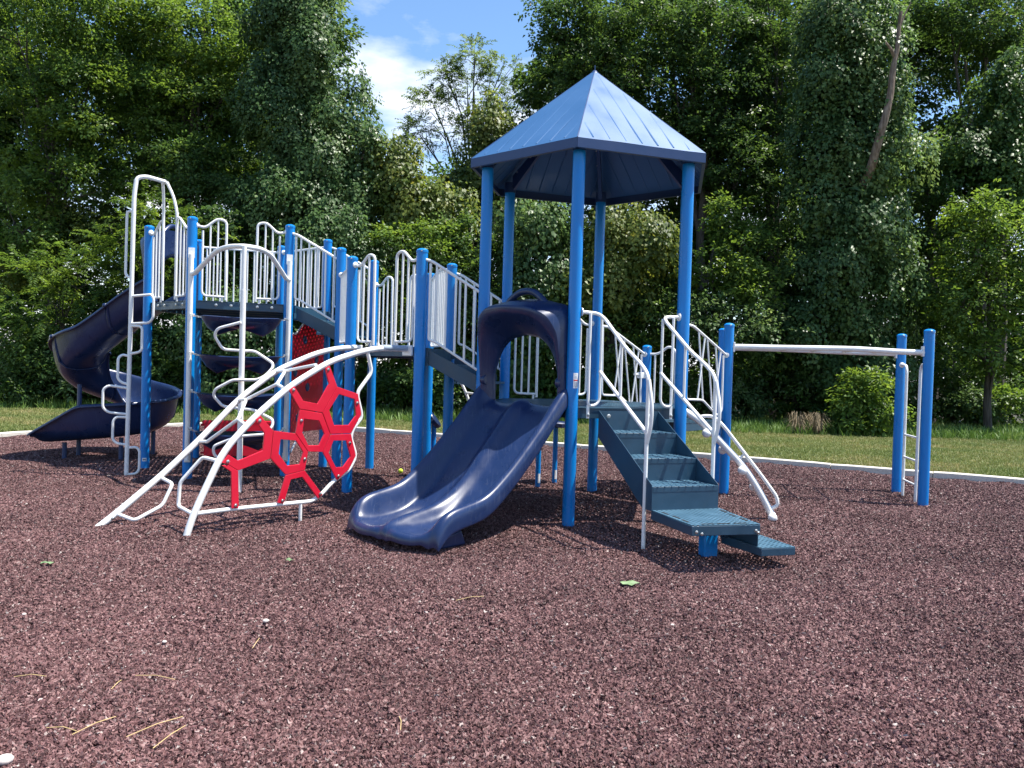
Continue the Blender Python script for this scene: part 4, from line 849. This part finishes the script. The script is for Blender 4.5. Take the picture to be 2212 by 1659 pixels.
# --- leaning pole with step knobs
n2 = D2(TH-30); RB = H3['R']; ub = D2(TH+60)
def KP(lat, t, z): return V3(RB+ub*lat+n2*t, z)
m = MB(); m.tube([KP(.52, .0, 1.13), KP(.52, .07, 1.09), KP(.52, .25, .975), KP(.52, .41, .81), KP(.52, .66, .555), KP(.52, .785, .38), KP(.52, .91, .17), KP(.52, 1.03, -.06)], .037, 14, fillet=.12)
kp = m.build('knob_pole', M_WHITE, PS)
for i, (t, z) in enumerate(((.29, .91), (.47, .73), (.665, .535), (.80, .35), (.985, .06))):
    sd = -1 if i % 2 == 0 else 1; b = MB(); c = KP(.52+sd*.075, t-.01, z-.03); b.tube([KP(.52, t, z), c], .03, 12); b.ball(c, .048, 16); b.build('step_knob', M_WHITE, kp)
m = MB(); m.tube([KP(.52, .16, 1.03), KP(.52, .27, 1.06), KP(.52, .36, 1.05), KP(.52, .46, .955), KP(.52, .70, .655), KP(.52, .885, .42), KP(.52, 1.02, .24), KP(.52, 1.035, .15), KP(.52, .965, .115)], .0185, 10, fillet=.06)
m.tube([KP(.52, .62, .60), KP(.52, .68, .68)], .013, 8); m.build('side_rail', M_WHITE, kp)
# --- overhead bar and end ladder
m = MB(); rr = .034
m.tube([V3(Q1, 1.855)+n2*.05, V3(Q1, 1.855)+n2*.6, V3(Q1, 1.862)+n2*1.5+ub*.02, V3(T1, 1.838)-n2*.35, V3(T1, 1.835)-n2*.05], rr, 14, fillet=.2)
m.tube([V3(Q2, 1.875)+n2*.03, V3(Q2, 1.875)+n2*.7, V3(Q2, 1.855)+n2*1.6, V3(T2, 1.85)-n2*.03], rr, 14, fillet=.2)
ob = m.build('overhead_bar', M_WHITE, PS)
for k in range(5):
    q = MB(); o_ = n2*(.38+.40*k); q.tube([V3(Q1, 1.85)+o_, V3(Q2, 1.86)+o_], .014, 8); q.build('rung', M_WHITE, ob)
for p, sg in ((Q1, 1), (Q2, 1), (T1, -1), (T2, -1)):
    q = MB(); q.box(V3(p, 1.85)+n2*(.066*sg), n2, ub, UP, .012, .035, .062); q.build('bracket', M_WHITE, ob, bevel=.004)
m = MB()
for s_, d in ((.065, 1), (SD-.065, -1)):
    m.tube([P(T1, ub, s_, 1.70), P(T1, ub, s_+.19*d, 1.69), P(T1, ub, s_+.23*d, 1.62), P(T1, ub, s_+.25*d, -.08)], .0185, 12, fillet=.07)
    m.lathe(P(T1, ub, s_-.008*d, 1.70), [(.036, 0), (.036, .008), (.026, .014), (.017, .016)], 14, ub*d)
ld = m.build('end_ladder', M_WHITE, PS)
for z in (.785, .495, .195):
    q = MB(); q.tube([P(T1, ub, .31, z), P(T1, ub, SD-.31, z)], .0145, 8); q.build('rung', M_WHITE, ld)

# --- honeycomb arch climber
def HC(lat, t, z): return V3(PM2+D2(TH-60)*lat+D2(TH-150)*t, z)
RT = [(2.50, -.09), (2.432, .14), (2.33, .353), (2.158, .698), (1.852, 1.0), (1.491, 1.278), (1.05, 1.518), (.66, 1.631), (.422, 1.672), (.06, 1.675)]
LF = [(2.95, -.07), (2.742, .068), (2.30, .402), (1.938, .714), (1.51, 1.123), (1.10, 1.408), (.62, 1.60), (.35, 1.665), (.06, 1.69)]
m = MB(); m.tube([HC(1.05, *q) for q in RT], .030, 14, fillet=.16); m.tube([HC(.2, *q) for q in LF], .030, 14, fillet=.16)
arch = m.build('arch_climber', M_WHITE, PS, label='white arched climber with red honeycomb panels')
q = MB(); q.tube([HC(1.05, .40, 1.676), HC(1.05, .07, 1.679)], .0325, 14); q.build('sleeve', M_GREYSLV, arch)
for lat in (.2, 1.05):
    q = MB(); q.box(HC(lat, .05, 1.66), D2(TH-60), D2(TH-150), UP, .075, .012, .055); q.build('end_bracket', M_WHITE, arch, bevel=.004)
m = MB(); m.tube([HC(*w) for w in ((1.05, 1.21, 1.48), (.42, 1.137, 1.408), (.85, 1.505, 1.286), (.42, 1.569, 1.12), (.85, 1.903, .962), (.42, 1.966, .726))], .0165, 10, fillet=.04)
for a, b in (((.2, 1.10, 1.40), (.42, 1.137, 1.408)), ((.85, 1.505, 1.286), (1.05, 1.57, 1.26)), ((.2, 1.52, 1.11), (.42, 1.569, 1.12)), ((.85, 1.903, .962), (1.05, 1.95, .93)), ((.2, 1.93, .71), (.42, 1.966, .726))): m.tube([HC(*a), HC(*b)], .0165, 10)
m.tube([HC(*w) for w in ((1.05, 2.20, .62), (.85, 2.238, .637), (.75, 2.39, .414), (.75, 2.402, .207), (1.05, 2.42, .18))], .0165, 10, fillet=.04)
m.tube([HC(*w) for w in ((.2, 2.30, .39), (.42, 2.293, .356), (.42, 2.383, .168), (.42, 2.632, .06), (.2, 2.70, .10))], .0165, 10, fillet=.04)
m.build('rung', M_WHITE, arch)
FR = [(2.40, .182), (2.09, .184), (1.685, .176), (1.222, .165), (1.121, .214), (.981, .333), (.783, .436), (.702, .57), (.777, .76), (.752, .842), (.649, .951), (.651, 1.006), (.705, 1.176), (.694, 1.229), (.546, 1.399), (.535, 1.447), (.59, 1.63)]
m = MB(); m.tube([HC(1.05, *w) for w in FR], .019, 12, fillet=.06); m.tube([HC(1.05, 1.347, .165), HC(1.05, 1.347, -.08)], .016, 10); m.build('panel_frame', M_WHITE, arch)
RED = {
 'A': ([(1.121, 1.446), (1.069, 1.474), (.977, 1.277), (1.14, 1.02), (1.402, 1.062), (1.522, 1.242), (1.464, 1.276), (1.36, 1.135), (1.199, 1.107), (1.074, 1.30)], None),
 'B': ([(.977, 1.274), (.719, 1.201), (.671, .99), (.795, .805), (1.043, .808), (1.14, 1.017)], [(.953, 1.199), (.756, 1.147), (.735, .986), (.822, .89), (1.002, .894), (1.065, 1.043)]),
 'C': ([(1.402, 1.057), (1.144, 1.015), (1.045, .806), (1.123, .638), (1.293, .65), (1.44, .837)], [(1.349, .966), (1.18, .944), (1.113, .815), (1.173, .705), (1.295, .711), (1.365, .834)]),
 'E': ([(1.042, .803), (.794, .801), (.726, .579), (.808, .447), (.947, .346), (1.123, .633)], [(1.004, .744), (.848, .737), (.79, .573), (.88, .474), (.968, .477), (1.059, .626)]),
 'G': ([(1.867, .974), (1.813, 1.008), (1.679, .868), (1.704, .611), (2.022, .526), (2.118, .585), (2.174, .605), (2.117, .673), (2.025, .614), (1.783, .69), (1.768, .845)], None),
 'H': ([(2.18, .583), (2.118, .582), (2.022, .523), (2.009, .192), (2.077, .196), (2.089, .519)], None),
 'I': ([(1.677, .868), (1.441, .832), (1.295, .648), (1.325, .477), (1.533, .447), (1.70, .612)], [(1.60, .784), (1.43, .763), (1.35, .652), (1.387, .537), (1.522, .534), (1.616, .65)]),
 'K': ([(1.537, .444), (1.329, .474), (1.117, .222), (1.166, .187), (1.352, .415), (1.479, .40), (1.551, .18), (1.617, .196)], None)}
off = D2(TH-60)
for k, (o_, i_) in RED.items():
    m = MB(); c = np.array(o_).mean(0)
    if i_ is None:
        # concave outline: fan it into triangles by ear clipping through bmesh
        m.prism([HC(1.062, *w) for w in o_], off*.018)
    else: m.ring([HC(1.062, *(tuple(c+(np.array(w)-c)*.994))) for w in o_], [HC(1.062, *w) for w in i_], off*.018)
    m.build('honeycomb_panel', M_RED, arch, smooth=False, bevel=.0035)
for t, z in ((1.087, 1.441), (1.474, 1.242), (1.821, .964), (2.126, .614), (1.379, .951), (.727, 1.11), (.807, .711), (1.332, .585), (.937, .39), (1.147, .234), (1.565, .212), (2.041, .22)):
    bolt(arch, HC(1.081, t, z), off, .011)
for t, z in ((2.68, .105), (2.74, .065)): bolt(arch, HC(.228, t, z), off, .011)

# --- hanging pad climber
B0 = H1['b']; nb = D2(TH-90); ubd = D2(TH)
def PB(lat, t, z): return V3(B0+ubd*lat+nb*t, z)
cp = Vector((-3.085, 9.215, 0))
m = MB()
for lat in (.0, SD):
    m.tube([PB(lat, .125, .23), PB(lat, .125, 2.80)], .031, 14); m.box(PB(lat, .07, 2.83), ubd, nb, UP, .038, .012, .065); m.box(PB(lat, .07, .26), ubd, nb, UP, .038, .012, .055)
m.tube([PB(0, .125, 2.56), PB(.05, .21, 2.565), PB(.31, .72, 2.80), PB(.45, .97, 2.825), V3(cp, 2.80), PB(.79, .97, 2.825), PB(.92, .72, 2.80), PB(1.14, .21, 2.565), PB(SD, .125, 2.56)], .0295, 14, fillet=.12)
padc = m.build('pad_climber', M_WHITE, PS)
q = MB(); q.tube([V3(cp, -.1), V3(cp, 2.30)], .0315, 14); q.tube([V3(cp, 2.30), V3(cp, 2.80)], .027, 14); q.build('centre_pole', M_WHITE, padc)
cl = [(0, 1.934), (-.265, 1.857), (-.315, 1.778), (-.24, 1.623), (0, 1.612), (.125, 1.616), (.34, 1.483), (.35, 1.431), (.29, 1.342), (.20, 1.287), (0, 1.281), (-.08, 1.279), (-.275, 1.168), (-.31, 1.097), (-.22, .969), (0, .949), (.12, .944), (.35, .837), (.36, .767), (.30, .669), (.04, .644), (-.08, .614), (-.28, .521), (-.285, .433), (-.23, .365), (0, .35)]
q = MB(); q.tube([V3(cp, z)+Vector((x, .06*math.sin(z*9), 0)) for x, z in cl], .0165, 10, fillet=.05); q.build('hand_loop', M_WHITE, padc)
def pad(c, seed):
    rs = random.Random(seed); m = MB(); N_ = 36; prof = [(.02, .012), (.45, -.004), (.75, -.006), (.93, .012), (1.0, .004), (.97, -.03), (.82, -.07), (.55, -.11), (.25, -.125), (.02, -.13)]
    rows = []
    for r_, z in prof:
        row = []
        for k in range(N_):
            a = 2*math.pi*k/N_; lob = 1+.045*math.cos(3*a+seed); zz = z
            if z < -.03: zz = z-.12*max(0, math.cos(2*a))**2*max(0, 1-abs(r_-.6)/.5)
            row.append(c+ubd*(.475*r_*lob*math.cos(a))+nb*(.36*r_*lob*math.sin(a))+UP*(zz+.012*math.cos(2*a)*r_))
        rows.append(row)
    m.grid(rows, closed=True); m.f.append(tuple(range(N_))); return m.build('step_pad', M_NAVY, padc, sharp=60)
for i, z in enumerate((2.015, 1.545, 1.075, .60)):
    pc_ = PB(.59, .46, z); pad(pc_, i)
    for lat, s_ in ((0, 1), (SD, -1)):
        q = MB(); a = PB(lat, .14, z+.035); b = PB(lat+.135*s_, .36, z+.005)
        for k in range(4):
            p0 = a.lerp(b, k/4); p1 = a.lerp(b, (k+1.25)/4); d = (p1-p0).normalized(); sd = d.orthogonal().normalized() if k % 2 else d.cross(d.orthogonal()).normalized(); w = sd*.009
            q.tube([p0+w, p1+w, p1-w, p0-w, p0+w], .0035, 6, fillet=.008)
        q.build('chain', M_STEEL, padc)
        q = MB(); q.box(PB(lat+.03*s_, .13, z+.035), ubd, nb, UP, .022, .012, .016); q.build('lug', M_WHITE, padc, bevel=.003)

# --- zigzag climbing pole
m = MB(); tp = zp+Vector((.03, 0, 0))
m.tube([zp-UP*.1, V3(zp, 3.55)+Vector((.03, 0, 0)), V3(zp, 3.77)+Vector((.05, .02, 0)), V3(zp, 3.80)+Vector((.14, .08, 0)), top_j-ab*.0+UP*.02], .0265, 14, fillet=.11)
m.tube([top_j-ab*.07+UP*.0, top_j+UP*.012, top_j+ab*.07], .020, 12)
zz_ = m.build('zigzag_pole', M_WHITE, PS, label='tall white climbing pole with zigzag foot loops')
for pts in ([(.0, 3.346), (-.075, 3.335), (-.085, 3.30), (-.085, 2.56), (-.06, 2.52), (0, 2.505)], [(0, 2.272), (.29, 2.296), (.325, 2.25), (.325, 2.0), (.27, 1.94), (0, 1.924)], [(0, 1.899), (.155, 1.895), (.175, 1.86), (.175, 1.60), (.14, 1.57), (0, 1.541)],
            [(0, 1.517), (-.10, 1.533), (-.125, 1.49), (-.125, 1.23), (-.08, 1.18), (0, 1.158)], [(0, 1.11), (-.225, 1.14), (-.285, 1.09), (-.285, .86), (-.22, .80), (0, .78)], [(0, .741), (-.13, .745), (-.165, .69), (-.165, .46), (-.12, .41), (0, .392)], [(0, .353), (.105, .365), (.145, .32), (.145, .07), (.11, .026), (0, .012)]):
    q = MB(); q.tube([V3(zp, z)+Vector((x+.02*z/3.4, -.25*x*(1 if z > 1.5 else -1), 0)) for x, z in pts], .0165, 10, fillet=.045); q.build('foot_loop', M_WHITE, zz_)

# --- spiral slide
o0 = (H1['a']+H1['c'])/2; d0 = D2(TH+150); r0 = D2(TH+60)
path = []
ST, HR = 1.27, .52
def zs(q):      # floor height against travelled share: straight run 0-1, then the turn 1-2
    ks = [(0, 2.24), (.15, 2.22), (.5, 1.95), (1, 1.50), (1.25, .98), (1.5, .62), (1.75, .40), (2, .30)]
    for (a_, b_), (c_, d_) in zip(ks, ks[1:]):
        if q <= c_: t = (q-a_)/(c_-a_); return b_+(d_-b_)*t
    return ks[-1][1]
for k in range(9): path.append((V3(o0+d0*(.02+ST*k/8), zs(k/8)), d0))
ax = o0+d0*(ST+.02)+r0*HR
NT = 44; TURN = 365.
for k in range(1, NT+1):
    a = R(TH+240-TURN*k/NT); rad = Vector((math.cos(a), math.sin(a), 0))
    tan = Vector((math.sin(a), -math.cos(a), 0)); path.append((V3(ax+rad*HR, zs(1+k/NT)), tan))
lt = path[-1][1]; lp0 = path[-1][0]
for k in range(1, 6): path.append((lp0+lt*(.15*k)+UP*(-.015*k), lt))
rows = []; npth = len(path)
for i, (p, t) in enumerate(path):
    out_ = Vector((-t.y, t.x, 0))*-1      # away from the turning axis when turning right: left-hand side
    out_ = Vector((t.y*-1, t.x, 0)); f = i/npth; g_ = min(1, max(0, (i-6)/8)); e_ = min(1, max(0, (npth-1-i)/6))
    ho = (.40+.10*g_)*(.25+.75*e_); hi = .26*(.3+.7*e_); w = .36; row = []
    sec = [(w+.055, ho-.05), (w+.045, ho-.005), (w+.01, ho+.005), (w-.02, ho-.02), (w-.04, ho*.6), (w-.09, .10), (w-.18, .02), (.05, -.005), (-.12, .01), (-w+.14, .04), (-w+.06, hi*.45), (-w+.02, hi-.03), (-w-.01, hi), (-w-.045, hi-.01), (-w-.05, hi-.05)]
    for s_, h in sec: row.append(p+out_*s_+UP*h)
    rows.append(row)
m = MB(); m.grid(rows); sps = m.build('spiral_slide', M_NAVY, PS, sharp=180, solid=.02, sub=1, label='navy blue spiral slide')
for i in (5, 12, 24, 36):
    p, t = path[i]; q = MB(); q.grid([[v+(v-p).normalized()*.012+t*dd for v in rows[i]] for dd in (-.025, .025)]); q.build('joint_flange', M_NAVY, sps, solid=.02)
for i, (p, h) in enumerate(((path[16][0], path[16][0].z-.05), (path[46][0], path[46][0].z-.04), (path[55][0], path[55][0].z-.04), (path[36][0], path[36][0].z-.03))):
    q = MB(); q.lathe(V3(p, -.1), [(.033, 0), (.033, h+.1)], 14); q.build('slide_leg', M_FASCIA, sps)

# --- red panels under the high deck
RD = H1['d']; urd = D2(TH+60)
m = MB(); m.prism([P(RD, urd, .12, .56), P(RD, urd, 1.09, .54), P(RD, urd, 1.09, 2.06), P(RD, urd, .50, 2.04), P(RD, urd, .40, 1.97), P(RD, urd, .25, 1.87), P(RD, urd, .12, 1.86)], D2(TH-30)*.02)
rp = m.build('climbing_wall_panel', M_RED, PS, bevel=.004, smooth=False, label='dark red climbing panel with oval finger holes')
for s_, z in ((.474, 1.81), (.58, 1.161), (.2, 1.363), (.85, 1.55), (.88, .85), (.3, .75)):
    q = MB(); q.lathe(P(RD, urd, s_, z)+D2(TH-30)*.0205, [(.0, 0), (.045, .0005), (.055, .006), (.06, .0)], 16, D2(TH-30)); q.lathe(P(RD, urd, s_, z)-D2(TH-30)*.0005, [(.0, 0), (.045, .0005), (.055, .006), (.06, .0)], 16, -D2(TH-30)); q.build('finger_hole', M_FASCIA, rp)
q = MB(); q.tube([P(RD, urd, .06, 1.86), P(RD, urd, .25, 1.885), P(RD, urd, .40, 1.99), P(RD, urd, .50, 2.06)], .013, 8, fillet=.05); q.tube([P(RD, urd, .15, .30), P(RD, urd, .40, .50), P(RD, urd, .62, .60), P(RD, urd, 1.1, .56)], .016, 8, fillet=.08); q.build('edge_rail', M_WHITE, rp)
CE = H1['c']; m = MB(); uce = D2(TH); nce = D2(TH-90)
m.box(P(CE, uce, .594, .56)+nce*.0, uce, nce, UP, .50, .11, .02); m.box(P(CE, uce, .594, .30)+nce*.10, uce, nce, UP, .47, .008, .25); 
bn = m.build('counter_panel', M_RED, PS, bevel=.005, smooth=False, label='red counter panel low between the rear posts')
for s_ in (.075, SD-.075):
    for z in (.10, .52):
        q = MB(); q.tube([P(CE, uce, s_, z)+nce*.05, P(CE, uce, s_+(.05 if s_ < .5 else -.05), z)+nce*.05], .016, 8); q.build('bracket', M_RED, bn)

# --- rear arch climber seen below the right-hand steps
m = MB(); ue = D2(TH); we = (V3(PM4)-V3(PM6)).normalized()
for lat in (.25, .90):
    m.tube([V3(PM6+we*lat+ue*t, z) for t, z in ((.05, 1.62), (.22, 1.50), (.38, 1.32), (.50, 1.08), (.58, .7), (.62, .3), (.63, -.08))], .019, 10, fillet=.1)
rc = m.build('rear_arch_climber', M_WHITE, PS)
for t, z in ((.30, 1.42), (.47, 1.16), (.55, .84), (.60, .52)):
    q = MB(); q.tube([V3(PM6+we*.25+ue*t, z), V3(PM6+we*.90+ue*t, z)], .0145, 8); q.build('rung', M_WHITE, rc)

# ------------------------------------------------------------------ free-standing stepping pods behind the structure
def pod(x, y, z, r, tilt, label, lab2=None):
    root = empty('stepping_pod', (x, y, 0)); tag(root, label, 'stepping pod', 'navy stepping pods')
    m = MB(); m.lathe(Vector((x, y, -.1)), [(.033, 0), (.033, z+.04)], 16); lg = m.build('post', M_POST, root)
    sticker(lg, Vector((x, y, 0)), .05, .17, -60, 30, .034)
    ax_ = Vector((math.sin(tilt), 0, math.cos(tilt))); m = MB(); seg = 40; prof = [(r*.9, -.055), (r, -.045), (r, .0), (r*.93, .014), (r*.5, .018), (.01, .019)]; b = Vector((x, y, z)); ux = ax_.orthogonal().normalized(); uy = ax_.cross(ux); rows = []
    for q, h in prof:
        rows.append([b+ax_*h+(ux*math.cos(2*math.pi*k/seg)+uy*math.sin(2*math.pi*k/seg))*(q*(1+(.035 if (k % 2 and h < .005) else 0))) for k in range(seg)])
    m.grid(rows, closed=True); m.f.append(tuple(range(seg))[::-1]); m.f.append(tuple((len(prof)-1)*seg+k for k in range(seg))); m.build('step_top', M_NAVY, root, sharp=30)
pod(.365, 10.318, .86, .17, .0, 'navy stepping pod behind the double slide, the higher of the pair')
pod(.60, 10.74, .80, .21, .05, 'navy stepping pod behind the double slide, the lower wider one')
pod(-1.04, 10.95, .80, .14, .9, 'tilted navy stepping pod behind the middle front post')

# ------------------------------------------------------------------ small things on the mulch
M_BALL = coat('yellow green felt', (.50, .62, .06), .95, .12, 60, bump=.2, bscale=500, spec=.1)
b = MB(); b.ball((-1.511, 11.20, .034), .034, 18); bo = b.build('tennis_ball', M_BALL); tag(bo, 'yellow green tennis ball lying on the mulch behind the slide', 'ball')
M_LEAFG = coat('wilted green leaf', (.16, .24, .11), .6, .25, 30, bump=.05, bscale=200)
M_STRAW = coat('dry straw', (.52, .38, .17), .7, .2, 40, bump=.02)
M_PEB = coat('pale pebble', (.55, .48, .44), .8, .15, 40, bump=.05, bscale=200)
def leaf_obj(x, y, s_, seed, label):
    rs = random.Random(seed); m = MB(); N_ = 14; c = Vector((x, y, mulch_z(x, y)+.022))
    ring_ = []
    for k in range(N_):
        a = 2*math.pi*k/N_; q = s_*(.55+.45*abs(math.cos(2.5*a+seed)))*rs.uniform(.8, 1.1); ring_.append(c+Vector((q*math.cos(a), .75*q*math.sin(a), rs.uniform(-.004, .014))))
    m.v = [tuple(c+UP*.006)]+[tuple(v) for v in ring_]; m.f = [(0, k+1, (k+1) % N_+1) for k in range(N_)]
    tag(m.build('fallen_leaf', M_LEAFG, smooth=False, solid=.0015), label, 'leaf', 'fallen leaves on the mulch')
for px, py, s_, lab in ((1357, 1262, .075, 'large wilted green leaf on the mulch in front of the stairs'), (100, 1220, .055, 'wilted green leaf on the mulch at the left edge'), (625, 1222, .035, 'small wilted leaf on the mulch before the honeycomb climber')):
    v = at(px, py, 1); d = v-Vector((0, 0, EYE)); w = Vector((0, 0, EYE))+d*(EYE/-d.z); leaf_obj(w.x, w.y, s_, px, lab)
def on_ground(px, py):
    d = at(px, py, 1)-Vector((0, 0, EYE)); return Vector((0, 0, EYE))+d*(EYE/-d.z)
STR = [((275, 1571), (380, 1503), .006, 'long split straw stem at the lower left'), ((175, 1571), (190, 1515), .004, None), ((30, 1452), (100, 1451), .004, None), ((158, 1526), (255, 1497), .004, None), ((104, 1540), (165, 1550), .004, None), ((300, 1455), (375, 1463), .003, None), ((853, 1512), (858, 1545), .006, None), ((550, 1330), (542, 1310), .004, None), ((985, 1200), (1040, 1196), .003, None), ((330, 1530), (395, 1520), .003, None), ((565, 1345), (600, 1330), .003, None)]
STR = [((272, 1605), (395, 1560)), ((330, 1630), (400, 1580)), ((30, 1473), (100, 1472)), ((155, 1600), (250, 1560)), ((100, 1585), (165, 1592)), ((292, 1470), (378, 1479)), ((865, 1590), (862, 1560)), ((545, 1410), (560, 1388)), ((985, 1305), (1045, 1296)), ((240, 1500), (262, 1480))]
SL = ['long straw stem near the bottom left corner, the lower of two', 'thin straw stem crossing beside the long one at bottom left', 'short straw stem at the left edge of the mulch', 'slanting straw stem left of the long straw pair', 'short flat straw stem nearest the left bottom corner', 'curved straw stem above the long straw pair', 'stubby upright straw piece below the picture centre', 'tiny straw bit on the mulch left of centre', 'thin straw stem on the mulch near the centre', 'little straw piece above the left straw stems']
for (a, b), lab in zip(STR, SL):
    p0 = on_ground(*a); p1 = on_ground(*b); m = MB(); md_ = (p0+p1)/2+Vector((.004, .006, .006))
    m.tube([p0+UP*.024, md_+UP*.026, p1+UP*.024], .0016, 6); tag(m.build('straw_stem', M_STRAW), lab, 'straw', 'straw stems on the mulch')
for k, (px, py, s_, lab) in enumerate(((574, 1348, .018, 'white pebble on the mulch left of the picture centre'), (355, 1393, .012, 'small pale pebble on the mulch at left'), (52, 1333, .012, 'pale pebble near the left edge of the mulch'), (10, 1655, .03, 'pale stone in the bottom left corner'), (1452, 1356, .012, 'small pale pebble right of the picture centre'))):
    w = on_ground(px, py); m = MB(); m.ball(w+UP*(.012+s_*.4), s_, 10, .6); o = m.build('pebble', M_PEB); tag(o, lab, 'pebble', 'pebbles on the mulch')
for o in bpy.data.objects:
    if '_w' in o: del o['_w']
